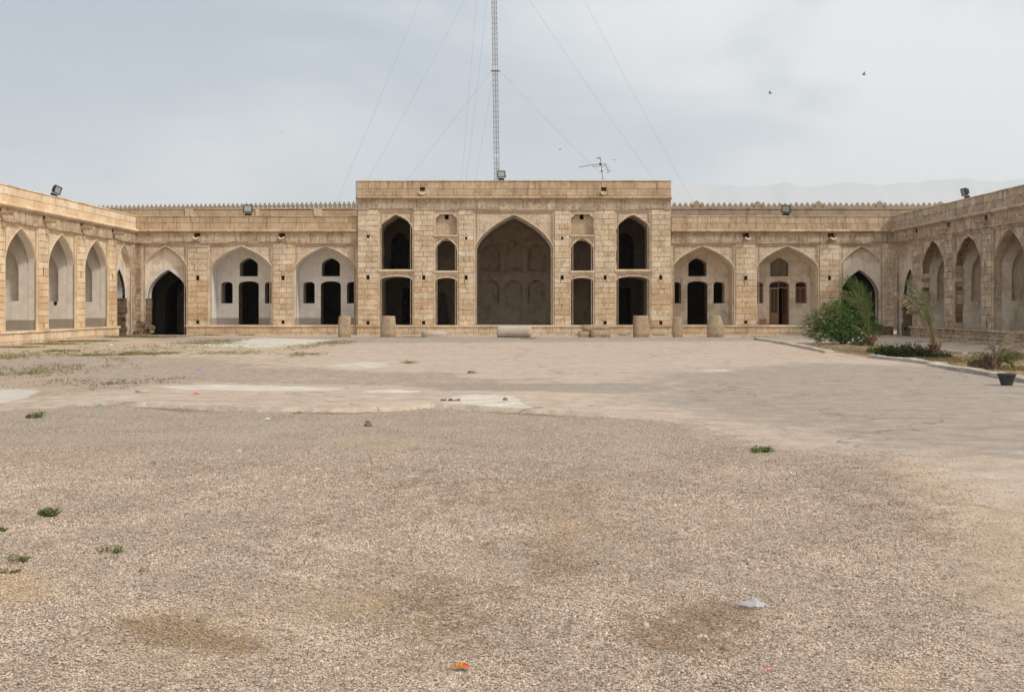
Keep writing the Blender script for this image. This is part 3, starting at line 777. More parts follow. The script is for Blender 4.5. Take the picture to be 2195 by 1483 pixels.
# ================================================================== GROUND
def inside(P, X, Y):
    r = np.zeros(X.shape, bool); n = len(P)
    for i in range(n):
        x0, y0 = P[i]; x1, y1 = P[(i+1) % n]
        c = ((y0 > Y) != (y1 > Y)) & (X < (x1-x0)*(Y-y0)/((y1-y0) if y1 != y0 else 1e-9)+x0)
        r ^= c
    return r
def sdist(P, X, Y):
    d = np.full(X.shape, 1e9); n = len(P)
    for i in range(n):
        x0, y0 = P[i]; x1, y1 = P[(i+1) % n]
        ex, ey = x1-x0, y1-y0; L = ex*ex+ey*ey+1e-12
        t = np.clip(((X-x0)*ex+(Y-y0)*ey)/L, 0, 1)
        d = np.minimum(d, np.hypot(X-x0-t*ex, Y-y0-t*ey))
    return np.where(inside(P, X, Y), d, -d)
def reg(pts): return [G(a, b) for a, b in pts]
def soft(pts, X, Y, w): return np.clip(.5+sdist(reg(pts), X, Y)/(2*w), 0, 1)
def wob(X, Y, f, s):
    v = 0
    for i in range(4):
        k = f*1.9**i; v = v+np.sin(X*k*1.3+s*3.1+i+np.sin(Y*k*.9+s+i*2)*1.4)*np.cos(Y*k*1.1-s*2.3+i*1.7+np.sin(X*k*.7+i)*1.2)/1.6**i
    return v/2
GR1 = [(-300, 874), (0, 880), (250, 868), (600, 884), (860, 883), (1130, 887), (1300, 896), (1500, 915), (1640, 958), (1850, 976), (1960, 1060), (2030, 1150), (2090, 1235), (2070, 1290), (2250, 1400), (2330, 1700), (-400, 1700)]
GR2 = [(-300, 755), (0, 752), (200, 762), (430, 762), (640, 785), (1000, 800), (1280, 825), (1400, 836), (1250, 846), (900, 838), (700, 828), (420, 826), (330, 834), (160, 850), (60, 880), (-300, 900)]
ex_ = [(-9, 872), (150, 868), (250, 869), (400, 879), (600, 884.5), (760, 884), (860, 881), (930, 873), (1130, 886), (1300, 894), (1500, 910), (1650, 940)]
EDGE = [G(a, b) for a, b in ex_]
EDX = np.array([p[0] for p in EDGE]); EDY = np.array([p[1] for p in EDGE])
def edge_y(X): return np.interp(X, EDX, EDY) + .05*np.sin(X*3.1)+.03*np.sin(X*7.7+1)+.02*np.sin(X*17)
def ground_fields(X, Y):
    near = np.clip(Y/20, .25, 1.6)
    w1 = wob(X, Y, 1.1, 1)*.25*near
    gr = soft(GR1, X+w1, Y+w1, np.where(X > 1.2, .95, .45))
    ey = edge_y(X); cut = (X > EDX[1]) & (X < EDX[-1])
    gr = np.where(cut & (X < 2.2), np.where(Y > ey, 0, np.maximum(gr, np.clip((ey-Y)/.1, 0, 1))*(Y > 10)+gr*(Y <= 10)), gr)
    gr2 = soft(GR2, X+w1*3, Y+w1*3, .9)
    gravel = np.maximum(gr, gr2*.62)
    grey = np.maximum.reduce([soft([(1360, 800), (1700, 775), (2300, 790), (2600, 1100), (2195, 1000), (1900, 985), (1500, 905), (1250, 862), (1300, 850)], X+w1, Y+w1, 1.6)*.8,
        soft([(280, 722), (1900, 722), (1700, 732), (760, 736), (560, 742), (330, 738)], X, Y, 1.5)*.75,
        soft([(880, 826), (1380, 820), (1500, 835), (1300, 850), (900, 840)], X+w1, Y+w1, .5)*.9,
        soft([(-200, 760), (200, 768), (500, 775), (450, 790), (100, 800), (-200, 800)], X, Y, 1.5)*.5])
    sand = np.maximum.reduce([soft([(600, 1240), (1000, 1230), (1050, 1400), (620, 1420)], X+w1, Y+w1, .4)*.55*(.5+wob(X, Y, 2.6, 9)), soft([(1050, 1060), (1350, 1060), (1400, 1300), (1100, 1280)], X+w1, Y+w1, .5)*.5*(.5+wob(X, Y, 2.2, 4)), soft([(250, 1300), (620, 1300), (640, 1440), (230, 1440)], X+w1, Y+w1, .3)*.45, soft([(-100, 940), (320, 900), (420, 960), (0, 1000)], X+w1, Y+w1, .6)*.4,soft([(1880, 985), (1960, 985), (2110, 1080), (2195, 1090), (2400, 1200), (2300, 1330), (2110, 1290), (2120, 1225), (2060, 1140), (1990, 1050)], X+w1, Y+w1, .35)*.85,
        soft([(-200, 733), (330, 728), (740, 738), (750, 755), (420, 765), (200, 757), (-200, 790)], X+w1, Y, 2)*.9,
        soft([(-100, 815), (190, 800), (260, 830), (60, 862), (-100, 880)], X, Y, .7)*.5,
        soft([(1480, 900), (1900, 985), (1640, 955), (1500, 925), (1380, 890)], X+w1, Y+w1, .5)*.45,
        soft([(640, 945), (780, 930), (930, 936), (960, 955), (820, 965), (680, 958)], X+w1*.5, Y+w1*.5, .3)*.55,
        soft([(1730, 734), (1950, 744), (2100, 755), (2300, 760), (2300, 812), (2195, 812), (2000, 780), (1790, 757), (1660, 731)], X, Y, .5),
        soft([(-60, 1215), (90, 1225), (140, 1270), (40, 1300), (-60, 1300)], X, Y, .12)*.7,
        soft([(830, 1315), (900, 1330), (870, 1350), (800, 1345)], X, Y, .12)*.5,
        soft([(1900, 1440), (1960, 1430), (1980, 1500), (1900, 1500)], X, Y, .12)*.8,
        soft([(1000, 745), (1700, 745), (1700, 790), (1000, 800)], X, Y, 4)*.25])
    pale = np.maximum.reduce([soft([(345, 830), (460, 828), (640, 832), (742, 838), (700, 845), (560, 844), (400, 840)], X+w1*.3, Y+w1*.3, .1),
        soft([(770, 843), (850, 840), (905, 843), (890, 848), (800, 848)], X, Y, .12)*.9,
        soft([(-100, 836), (60, 833), (108, 836), (70, 846), (20, 862), (-100, 872)], X+w1*.5, Y+w1*.5, .15),
        soft([(945, 871), (975, 856), (1020, 852), (1100, 857), (1140, 884), (1080, 882)], X, Y, .05)*.8,
        soft([(400, 741), (560, 724), (720, 728), (640, 742), (560, 746)], X, Y, .6)*.75,
        soft([(660, 785), (760, 775), (860, 776), (850, 788), (740, 792)], X, Y, .6)*.5,
        soft([(1470, 792), (1560, 790), (1600, 796), (1500, 799)], X, Y, .4)*.5,
        soft([(160, 862), (300, 850), (320, 856), (200, 868)], X, Y, .3)*.4])
    dark = np.maximum.reduce([np.clip(1-np.abs(Y-68.75)/.5, 0, 1)*.5*(np.abs(X) < 21.3), np.clip(1-np.abs(np.abs(X)-21.3)/.6, 0, 1)*.5*(Y > 30),soft([(250, 1335), (360, 1320), (440, 1345), (520, 1370), (540, 1400), (420, 1400), (300, 1380)], X+w1*.6, Y+w1*.6, .13),  # strips along the wall feet: contact shade put into the ground colour
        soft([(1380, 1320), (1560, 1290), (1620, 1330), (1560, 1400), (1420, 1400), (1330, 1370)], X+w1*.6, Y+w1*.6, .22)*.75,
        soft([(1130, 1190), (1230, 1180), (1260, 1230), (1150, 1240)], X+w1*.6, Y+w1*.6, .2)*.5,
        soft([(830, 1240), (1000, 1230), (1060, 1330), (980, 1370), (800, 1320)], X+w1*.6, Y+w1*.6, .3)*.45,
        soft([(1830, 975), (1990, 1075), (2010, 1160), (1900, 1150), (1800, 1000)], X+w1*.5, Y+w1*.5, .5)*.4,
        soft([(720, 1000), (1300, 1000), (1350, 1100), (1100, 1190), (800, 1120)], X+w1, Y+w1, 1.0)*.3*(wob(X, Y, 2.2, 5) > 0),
        np.where(cut, np.exp(-((Y-ey+.14)/.15)**2)*np.clip(1-(X-.5)/2.2, .15, 1)*.95*np.clip((X+7.5)/2, 0, 1)*(.55+.45*np.sin(X*2.3+1)), 0),  # paving edge line: dirt plus the step's shade put into the colour
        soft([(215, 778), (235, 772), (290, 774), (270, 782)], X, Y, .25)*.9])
    return [np.clip(v, 0, 1) for v in (gravel, grey, sand, pale, dark)]
def bed(X, Y): return soft([(1735, 737), (1800, 735), (1950, 744), (2100, 755), (2300, 758), (2400, 830), (2195, 812), (2150, 804), (2080, 794), (2010, 782), (1935, 772), (1856, 764), (1790, 755.5), (1745, 746), (1700, 737)], X, Y, .25)
def ground_z(X, Y):
    z = .012*wob(X, Y, .5, 2) + np.clip((12-Y)/8, 0, 1)*.006*wob(X, Y, 6, 4)
    ey = edge_y(X); amp = .07*np.clip((X+8)/2, 0, 1)*np.clip((3.2-X)/2.5, 0, 1)
    st = amp*(np.clip((Y-ey)/.05, 0, 1))*np.clip((27-Y)/6, 0, 1)
    mound = .16*np.exp(-(((X-G(245, 778)[0])/1.1)**2+((Y-G(245, 778)[1])/.8)**2))
    far = np.clip((np.hypot(X, Y)-60)/50, 0, 1)
    return (z*(1-far)+st+mound)*(Y < 60)
xs = np.unique(np.round(np.concatenate([np.arange(-9, 9.01, .09), np.arange(-24, 24.01, .3), [-21000, -9000, -3400, -1500, -600, -200, -90, -50, -35, -28, 28, 35, 50, 90, 200, 600, 1500, 3400, 9000, 21000]]), 3))
ys = np.unique(np.round(np.concatenate([[-500, -190, -100, -40, -15, -5, 0], np.arange(2, 17, .12), np.arange(17, 20.2, .03), np.arange(20.2, 72, .25), [76, 82, 90, 110, 150, 300, 700, 1500, 3000, 8000, 16000, 24000]]), 3))
XX, YY = np.meshgrid(xs, ys); ZZ = ground_z(XX, YY)
nx, ny = len(xs), len(ys)
co = np.stack([XX, YY, ZZ], -1).reshape(-1, 3).astype(np.float32)
ii = (np.arange(ny-1)[:, None]*nx+np.arange(nx-1)[None]).ravel()
fc = np.stack([ii, ii+1, ii+nx+1, ii+nx], -1).astype(np.int32)
def np_mesh(name, co, fc, smooth=True):
    me = bpy.data.meshes.new(name); k = fc.shape[1]
    me.vertices.add(len(co)); me.vertices.foreach_set('co', co.ravel())
    me.loops.add(fc.size); me.loops.foreach_set('vertex_index', fc.ravel())
    me.polygons.add(len(fc)); me.polygons.foreach_set('loop_start', np.arange(len(fc), dtype=np.int32)*k)
    me.polygons.foreach_set('loop_total', np.full(len(fc), k, dtype=np.int32))
    me.polygons.foreach_set('use_smooth', np.full(len(fc), smooth)); me.update(calc_edges=True); return me
me = np_mesh('ground', co, fc)
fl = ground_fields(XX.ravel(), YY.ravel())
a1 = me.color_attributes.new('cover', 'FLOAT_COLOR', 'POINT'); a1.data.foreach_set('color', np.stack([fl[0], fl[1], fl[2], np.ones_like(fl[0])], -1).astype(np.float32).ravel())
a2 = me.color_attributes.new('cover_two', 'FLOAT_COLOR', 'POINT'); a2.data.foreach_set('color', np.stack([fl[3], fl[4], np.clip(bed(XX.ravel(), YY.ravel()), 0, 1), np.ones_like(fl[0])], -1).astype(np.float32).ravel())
gnd = bpy.data.objects.new('ground', me); COL.objects.link(gnd); struct(gnd)
m, nt, b = mat('courtyard_ground'); n = N(nt)
w = n.coord(world=True)
cv = n.sep(n.attr('cover').outputs['Color']); c2 = n.sep(n.attr('cover_two').outputs['Color'])
def edgy(f, amt=.9, sc=9, lo=.42, hi=.58):
    v = n.math('ADD', f, n.math('MULTIPLY', n.math('SUBTRACT', n.noise(w, sc, 7, .72), .5), amt)); return n.ramp(v, lo, hi)
pv = n.mix(n.noise(w, .35, 6, .6, .3), (.465, .37, .295), (.57, .47, .385))
pv = n.mix(n.ramp(n.noise(n.coord((.25, 2.2, 1), True), 1.5, 6, .7), .5, .8), pv, (.34, .28, .225))
pv = n.mix(n.math('MULTIPLY', edgy(cv[1], 1.3, 1.2, .25, .85), .75), pv, (.32, .28, .24))
sn = n.mix(n.noise(w, 1.2, 6, .65), (.53, .425, .305), (.46, .36, .25))
pv = n.mix(n.math('MULTIPLY', edgy(cv[2], 1.0, 1.6, .3, .8), .65), pv, sn)
pv = n.mix(n.math('MULTIPLY', edgy(c2[0], 1.2, 2.6, .25, .6), .9), pv, (.64, .585, .51))
pv = n.mix(1.0, pv, n.mix(n.ramp(n.noise(w, 2.2, 12, .8), .3, .7, False), (.68, .65, .63), (1.25, 1.26, 1.26)), 'MULTIPLY')
pv = n.mix(1.0, pv, n.mix(n.ramp(n.noise(w, 24, 6, .8), .3, .7, False), (.80, .78, .76), (1.18, 1.18, 1.18)), 'MULTIPLY')
# scattered pebbles on the paving
vo = n.node('ShaderNodeTexVoronoi'); n.link(w, vo.inputs['Vector']); vo.inputs['Scale'].default_value = 9
peb = n.math('MULTIPLY', n.ramp(vo.outputs['Distance'], .16, .10), n.ramp(n.sep(vo.outputs['Color'])[0], .62, .66))
pv = n.mix(n.math('MULTIPLY', peb, .7), pv, (.17, .13, .1))
# crack lines
vc = n.node('ShaderNodeTexVoronoi'); vc.feature = 'DISTANCE_TO_EDGE'; vc.inputs['Scale'].default_value = .16
ds = n.node('ShaderNodeVectorMath'); ds.operation = 'ADD'; nn = n.node('ShaderNodeTexNoise'); n.link(w, nn.inputs['Vector']); nn.inputs['Scale'].default_value = .9; nn.inputs['Detail'].default_value = 5
sc_ = n.node('ShaderNodeVectorMath'); sc_.operation = 'SCALE'; n.link(nn.outputs['Color'], sc_.inputs[0]); sc_.inputs['Scale'].default_value = 2.2
n.link(w, ds.inputs[0]); n.link(sc_.outputs[0], ds.inputs[1]); n.link(ds.outputs[0], vc.inputs['Vector'])
pv = n.mix(n.math('MULTIPLY', n.ramp(vc.outputs['Distance'], .006, .0015), .6), pv, (.17, .14, .11))
# gravel
vg = n.node('ShaderNodeTexVoronoi'); n.link(w, vg.inputs['Vector']); vg.inputs['Scale'].default_value = 44
vr = n.sep(vg.outputs['Color'])
gc = n.mix(n.ramp(vr[0], 0, 1, False), (.43, .345, .27), (.68, .555, .45))
gc = n.mix(n.ramp(vr[1], .86, .93), gc, (.62, .57, .52)); gc = n.mix(n.ramp(vr[2], .85, .95), gc, (.22, .15, .10))
gc = n.mix(n.math('MULTIPLY', n.ramp(vg.outputs['Distance'], .36, .7), .75), gc, (.16, .115, .08))
gc = n.mix(1.0, gc, n.mix(n.ramp(n.noise(w, 14, 9, .8), .3, .7, False), (.72, .7, .68), (1.25, 1.25, 1.25)), 'MULTIPLY')
gc = n.mix(n.math('MULTIPLY', n.ramp(n.noise(w, 1.6, 8, .72), .46, .66), .55), gc, (.34, .265, .20))
gc = n.mix(n.math('MULTIPLY', n.ramp(n.noise(n.coord((.7, 1.5, 1), True), 5.5, 6, .75), .54, .66), .3), gc, (.19, .145, .11))
gc = n.mix(n.math('MULTIPLY', edgy(cv[2], 1, 3, .3, .8), .5), gc, (.52, .38, .23))
gc = n.mix(n.math('MULTIPLY', edgy(c2[0], .7, 8, .35, .65), .9), gc, (.58, .54, .48))
gmask = n.math('MULTIPLY', edgy(cv[0], 1.7, 3.2, .34, .7), n.math('ADD', .72, n.math('MULTIPLY', n.ramp(n.noise(w, 1.1, 6, .7), .4, .6), .28)))
col = n.mix(gmask, pv, gc)
bd = n.mix(n.ramp(n.noise(w, 3.5, 8, .75), .38, .62), (.20, .135, .075), (.38, .28, .165))
col = n.mix(edgy(c2[2], .9, 3, .4, .6), col, bd)
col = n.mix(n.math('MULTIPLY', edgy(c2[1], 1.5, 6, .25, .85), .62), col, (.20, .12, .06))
n.link(col, b.inputs['Base Color']); b.inputs['Roughness'].default_value = .95; b.inputs['Specular IOR Level'].default_value = .15
hh = n.math('ADD', n.math('MULTIPLY', n.math('SUBTRACT', 1.0, vg.outputs['Distance']), n.math('ADD', gmask, .1)), n.math('MULTIPLY', n.noise(w, 9, 6, .7), 1.0))
n.bump(hh, .9, .016, b)
me.materials.append(m)
GMAT = m

# ---- loose gravel stones (stuff)
rng = np.random.default_rng(3)
def stones(name, n0, yr, size, label):
    u = rng.random(n0); e_ = .5      # number falls with distance, size grows, so the cover stays even
    Y = (yr[0]**e_ + u*(yr[1]**e_-yr[0]**e_))**(1/e_); X = rng.uniform(-1, 1, n0)*(.44*Y+.4)
    f = ground_fields(X, Y); dens = f[0]*(.55+.45*np.clip(wob(X, Y, 3.1, 7)+.5, 0, 1))*np.clip((15-Y)/4, 0, 1) + .012
    k = rng.random(n0) < dens; X, Y = X[k], Y[k]; c = len(X)
    s = size*(Y/6)**.3*rng.uniform(.45, 1.25, c)*(1+.6*(rng.random(c) < .05))
    Z = ground_z(X, Y)
    base = np.array([[1, 0, 0], [.25, .9, .1], [-.95, .35, 0], [-.6, -.8, .05], [.55, -.85, 0], [.1, .05, .75], [0, 0, -.5]])
    P = base[None]*rng.uniform(.65, 1.2, (c, 7, 3)); P[:, :, 1] *= rng.uniform(.6, 1, (c, 1)); P[:, :, 2] *= rng.uniform(.6, 1.1, (c, 1))
    a = rng.uniform(0, 2*PI, c); ca, sa = np.cos(a)[:, None], np.sin(a)[:, None]
    tx = rng.uniform(-.5, .5, c)[:, None]
    x = P[:, :, 0]*ca-P[:, :, 1]*sa; y = P[:, :, 0]*sa+P[:, :, 1]*ca; z = P[:, :, 2]+tx*P[:, :, 0]
    V = np.stack([x*s[:, None]+X[:, None], y*s[:, None]+Y[:, None], z*s[:, None]+Z[:, None]+.32*s[:, None]], -1)
    fb = np.array([[0, 1, 5], [1, 2, 5], [2, 3, 5], [3, 4, 5], [4, 0, 5], [1, 0, 6], [2, 1, 6], [3, 2, 6], [4, 3, 6], [0, 4, 6]])
    Fc = (fb[None]+7*np.arange(c)[:, None, None]).reshape(-1, 3).astype(np.int32)
    me = np_mesh(name, V.reshape(-1, 3).astype(np.float32), Fc, False)
    lo = np.clip(wob(X, Y, 1.4, 11)*.8+wob(X, Y, 5.5, 3)*.7+wob(X, Y, 17, 8)*.8, -1, 1)*.15; t = np.where(rng.random(c) < .2, rng.uniform(.35, .62, c), rng.uniform(.76, 1.1, c))*(1+lo*1.9); hue = rng.uniform(-.06, .06, c)
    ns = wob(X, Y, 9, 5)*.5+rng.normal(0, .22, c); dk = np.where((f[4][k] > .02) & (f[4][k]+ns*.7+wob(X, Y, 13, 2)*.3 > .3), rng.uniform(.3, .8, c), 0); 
    c3 = np.stack([.645*t*(1+hue), .51*t, .405*t*(1-hue)], -1)
    w_ = rng.random(c); c3[w_ > .985] = [.6, .57, .53]; c3[w_ < .05] = [.27, .17, .11]
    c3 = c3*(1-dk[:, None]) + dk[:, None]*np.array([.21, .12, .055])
    sdm = np.clip(f[2][k]*.75+rng.normal(0, .12, c)*(f[2][k] > .05), 0, .75)[:, None]; c3 = c3*(1-sdm)+sdm*np.array([.52, .37, .22])
    at = me.color_attributes.new('tone', 'FLOAT_COLOR', 'POINT')
    at.data.foreach_set('color', np.repeat(np.concatenate([c3, np.ones((c, 1))], 1), 7, axis=0).astype(np.float32).ravel())
    mt, nt, bb = mat('gravel_stone'); q = N(nt); q.link(q.attr('tone').outputs['Color'], bb.inputs['Base Color']); bb.inputs['Roughness'].default_value = .9; bb.inputs['Specular IOR Level'].default_value = .2
    me.materials.append(mt)
    o = bpy.data.objects.new(name, me); COL.objects.link(o); o['kind'] = 'stuff'; o['label'] = label; o['category'] = 'gravel'
    return o
stones('gravel', 520000, (4.4, 14), .0060, 'loose pale brown gravel covering the near part of the courtyard')
# ---- kerb of the planting bed
e = MB(); M['kerb'] = stone_mat('kerb_stone', (.52, .47, .41), stain=(.28, .23, .18), stain_amt=.4, streak=0)
def kerb(pts, w=.3, h=.09):
    P = [Vector(G(a, b)).to_3d() for a, b in pts]
    for a, b2 in zip(P, P[1:]):
        L = (b2-a).length; k = max(1, round(L/.85)); d = (b2-a).normalized(); nrm = Vector((-d.y, d.x, 0))
        if nrm.y < 0: nrm = -nrm
        for i in range(k):
            s0 = a+d*(L*i/k+.012); s1 = a+d*(L*(i+1)/k-.012); o = R.uniform(-.015, .015); hh = h+R.uniform(-.02, .015); ww = w+R.uniform(-.03, .03)
            q = [s0+nrm*o, s1+nrm*(o+R.uniform(-.01, .01)), s1+nrm*ww, s0+nrm*ww]
            t = tone_pick('x', 1)
            lo = e.vs([(p.x, p.y, -.05) for p in q]); up = e.vs([(p.x, p.y, hh+R.uniform(-.006, .006)) for p in q])
            e.face((up, up+1, up+2, up+3), t)
            for j in range(4): e.face((lo+j, lo+(j+1) % 4, up+(j+1) % 4, up+j), t)
kerb([(1628, 728), (1664, 733), (1700, 739), (1745, 748), (1788, 757.5)])
kerb([(1856, 766), (1935, 774), (2010, 784), (2080, 796), (2150, 806), (2230, 822)])
kerb([(1985, 753), (2065, 759.5)], .18, .1)
struct(e.build('kerb', M['kerb']))

# ---- hills far behind
prof = [(-400, 640), (200, 560), (700, 470), (1000, 425), (1300, 402), (1440, 397), (1480, 395), (1520, 396), (1560, 399), (1600, 402), (1640, 397), (1685, 391), (1705, 396), (1730, 401), (1770, 397), (1820, 390), (1850, 393), (1885, 399), (1925, 394), (1950, 391), (1970, 393), (2000, 386), (2040, 384), (2075, 381), (2100, 387), (2150, 389), (2195, 384), (2400, 372), (2800, 430), (3300, 600)]
HY0 = 20000
px_ = np.array([p[0] for p in prof]); pz_ = np.array([AZ(p[1], HY0) for p in prof])
hx = np.arange(px_[0], px_[-1], 6.0); KS = HY0/3500; hz = np.interp(hx, px_, pz_)
hz = hz + wob(hx*.05, hx*0, 1.0, 2)*3*KS
rows = []
for j, (fy, fz) in enumerate(((-500, -.02), (-380, .22), (-260, .45), (-150, .7), (-60, .9), (0, 1), (120, .8), (350, .3), (500, -.02))):
    X = (hx-CX)*HY0/F
    rows.append(np.stack([X, np.full_like(X, HY0+fy*KS)+wob(X*.01/KS, X*0+j, 1, j)*40*KS, np.maximum(hz*fz + (wob(X*.012/KS, X*0+j*3, 1.3, j)*26*KS*(1 if 0 < j < 8 and j != 5 else 0)), -3)], -1))
hc = np.stack(rows).reshape(-1, 3).astype(np.float32); k = len(hx)
ii = (np.arange(len(rows)-1)[:, None]*k+np.arange(k-1)[None]).ravel()
hm = np_mesh('hills', hc, np.stack([ii, ii+1, ii+k+1, ii+k], -1).astype(np.int32))
hm.materials.append(simple_mat('bare_hillside', (.42, .40, .38), .95, nscale=.002))  # hillside colour lightened to carry part of the haze fade
ho = bpy.data.objects.new('hills', hm); COL.objects.link(ho); struct(ho)

# ---- fallen building stones in front of the hall
M['rock'] = stone_mat('rough_hewn_stone', (.46, .36, .25), stain=(.2, .135, .08), stain_lo=.47, stain_amt=.65, streak=.25, rough_bump=1.2)
M['rock_pale'] = stone_mat('pale_pitted_stone', (.52, .46, .39), stain=(.33, .24, .17), stain_lo=.5, stain_amt=.5, streak=.0, rough_bump=1.2)
def lathe_stone(name, loc, profile, n, label, mt, squash=1., sq=.0, rot=(0, 0, 0), noise=.02, group=None, cat='stone'):
    """turned or roughly squared stone: profile of (radius, height)"""
    e = MB(); rings = []
    for r, z in profile:
        ring = []
        for k in range(n):
            a = 2*PI*k/n; s_ = 1/max(abs(math.cos(a)), abs(math.sin(a)))
            rr = r*((1-sq)+sq*s_*.92) * (1+R.uniform(-noise, noise)+.02*math.sin(3*a+z*4+squash*9))
            ring.append((rr*math.cos(a), rr*math.sin(a)*squash, z+R.uniform(-noise, noise)*r))
        rings.append(e.vs(ring))
    for a, b2 in zip(rings, rings[1:]):
        for k in range(n): e.face((a+k, a+(k+1) % n, b2+(k+1) % n, b2+k), (1, 1, 1), 0, True)
    e.face([rings[0]+k for k in range(n)]); e.face([rings[-1]+k for k in range(n)], (1.08, 1.08, 1.05))
    o = e.build(name, mt); o.location = loc; o.rotation_euler = rot
    return tag(o, label, cat, group)
SY = 63.8; s41 = SY/F
def up_stone(pxc, w, top, bot, label, taper=1., belly=1., sq=.4, tilt=0, mt='rock'):
    r = w/2*s41; h = (bot-top)*s41
    P = [(r*.86, -.02), (r*.97, .04), (r*belly, h*.25), (r*belly*1.0, h*.5), (r*(belly+taper)/2, h*.75), (r*taper, h*.95), (r*taper*.93, h), (r*.3, h*1.0)]
    return lathe_stone('standing_stone', (AX(pxc, SY), SY, 0), P, 22, label, M[mt], .85, sq, (0, tilt, R.uniform(-.3, .3)), .034, 'rough stones standing in front of the arcade')
up_stone(738, 29, 676, 721, 'upright squared rough stone before the bay just left of the hall', .92, 1.0, .7, .03)
up_stone(832, 35, 675, 720.5, 'broad upright barrel stone with a chipped top, in front of the hall\'s left lower arch', .82, 1.0, .25, .02)
up_stone(1374, 35, 677, 723, 'straight brown squared stone before the hall\'s right lower arch', .93, 1.0, .7, 0)
up_stone(1453, 24, 681, 723, 'narrow leaning stone, thinnest of the upright stones, right of the hall', .8, 1.0, .3, -.03)
up_stone(1533, 37, 677, 723.5, 'bottle shaped stone narrowing to the top, rightmost of the upright stones', .62, 1.0, .15, .02)
r = 58/2*s41
lathe_stone('flat_stone', (AX(931.5, SY), SY, 0), [(r*.9, -.02), (r, .06), (r*1.0, .18), (r*.96, .28), (r*.88, .31), (.1, .31)], 26, 'low flat slab stone lying left of the great arch', M['rock_pale'], .6, .3, (0, 0, .1), .02)
r = .62/2
P = [(.12, 0), (r*.8, .01), (r*.97, .05), (r*1.02, .15), (r, .5), (r*1.01, 1.2), (r, 1.62), (r*.97, 1.72), (r*.8, 1.77), (.1, 1.775)]
lathe_stone('stone_roller', (AX(1065, SY-.4), SY-.4, .3), P, 28, 'long pale cylindrical stone roller lying before the great arch', M['rock_pale'], 1, 0, (0, PI/2, .0), .012, cat='roller')
for a, b2, z0, h, lab in ((1238, 1265.5, 0, .35, 'small rounded block, lower left of the stacked slabs'), (1261.5, 1310.5, 0, .38, 'wide worn block, lower right of the stacked slabs'), (1244.5, 1306.5, .37, .27, 'flat slab laid across two blocks right of the great arch')):
    w_ = (b2-a)*s41/2
    o = lathe_stone('slab_block', (AX((a+b2)/2, SY), SY, z0), [(w_*.85, -.01), (w_*.98, .05), (w_*1.0, h*.5), (w_*.97, h*.85), (w_*.9, h), (.1, h)], 24, lab, M['rock'], .42/w_*.9 if w_ > .45 else .9, .75, (0, 0, R.uniform(-.05, .05)), .018)

# ---- floodlights on the parapets
M['black'] = simple_mat('black_cast_metal', (.025, .028, .03), .45, noise=.2, spec=.4)
M['lens'] = simple_mat('floodlight_glass', (.33, .36, .33), .15, noise=.15, spec=.7)
M['galv'] = simple_mat('galvanised_steel', (.30, .29, .28), .45, .6, noise=.2)
M['rust'] = simple_mat('rusty_painted_steel', (.17, .13, .10), .7, .2, noise=.35, nscale=20)
def floodlight(loc, rz, tilt, label, first=[None], roll=0, k_=1):
    if first[0] is None:
        t = thing('floodlight', (0, 0, 0), label, 'floodlight', group='floodlights on the roof edge')
        e = MB()       # housing: bevelled tray that narrows to the back; faces -y
        def fr(w, h, y): return [(-w/2, y, -h/2), (w/2, y, -h/2), (w/2, y, h/2), (-w/2, y, h/2)]
        R_ = [fr(.5, .42, -.1), fr(.52, .44, -.06), fr(.5, .42, .02), fr(.34, .26, .16), fr(.2, .14, .19)]
        ks = [e.vs([(a, b, c+.42) for a, b, c in r_]) for r_ in R_]
        for a, b2 in zip(ks, ks[1:]):
            for j in range(4): e.face((a+j, a+(j+1) % 4, b2+(j+1) % 4, b2+j))
        e.face([ks[-1]+j for j in range(4)])
        i_ = e.vs([(a, b, c+.42) for a, b, c in fr(.43, .35, -.1)]); i2 = e.vs([(a, b, c+.42) for a, b, c in fr(.41, .33, -.07)])
        for j in range(4): e.face((ks[0]+j, ks[0]+(j+1) % 4, i_+(j+1) % 4, i_+j)); e.face((i_+j, i_+(j+1) % 4, i2+(j+1) % 4, i2+j))
        for k in range(6): e.box(-.15+k*.06-.006, -.15+k*.06+.006, .02, .2, .3, .54)
        e.build('housing', M['black'], t)
        e = MB(); e.box(-.21, .21, -.075, -.068, .25, .59); e.build('lens', M['lens'], t)
        e = MB(); e.box(-.17, .17, -.02, .16, .04, .18); e.box(-.14, .14, -.03, .17, .06, .16); e.build('ballast_box', M['black'], t)
        e = MB(); e.box(-.19, -.175, -.02, .04, 0, .1); e.box(.175, .19, -.02, .04, 0, .1); e.box(-.2, .2, -.04, .06, 0, .015)
        e.tube([(-.28, 0, .42), (-.28, .02, .2), (-.15, .03, .05)], .012); e.tube([(.28, 0, .42), (.28, .02, .2), (.15, .03, .05)], .012)
        e.build('bracket', M['black'], t)
        first[0] = t
    else:
        t = copy_tree(first[0]); t['label'] = label
    t.location = loc; t.rotation_euler = (tilt, roll, rz); t.scale = (k_, k_, k_); return t
floodlight((px(531), 69.1, 6.7), 0, -.05, 'black floodlight facing forward on the low range left of the hall')
floodlight((qx(1074.5), 68.8, 8.66), .12, 0, 'black floodlight on the hall roof edge at the foot of the mast', k_=.88)
floodlight((AX(1684, 69.2), 69.2, 6.7), -.5, .12, 'tilted black floodlight on the low range right of the hall', roll=.12)
floodlight((XL-.12, XL*F/(122-CX), 6.7), 1.2, .2, 'black floodlight turned sideways on the sunlit left wing', roll=.25, k_=.85)
floodlight((XR+.12, XR*F/(2066-CX), 6.7), -1.5, .25, 'dark floodlight seen edge-on above the right wing', k_=.85)

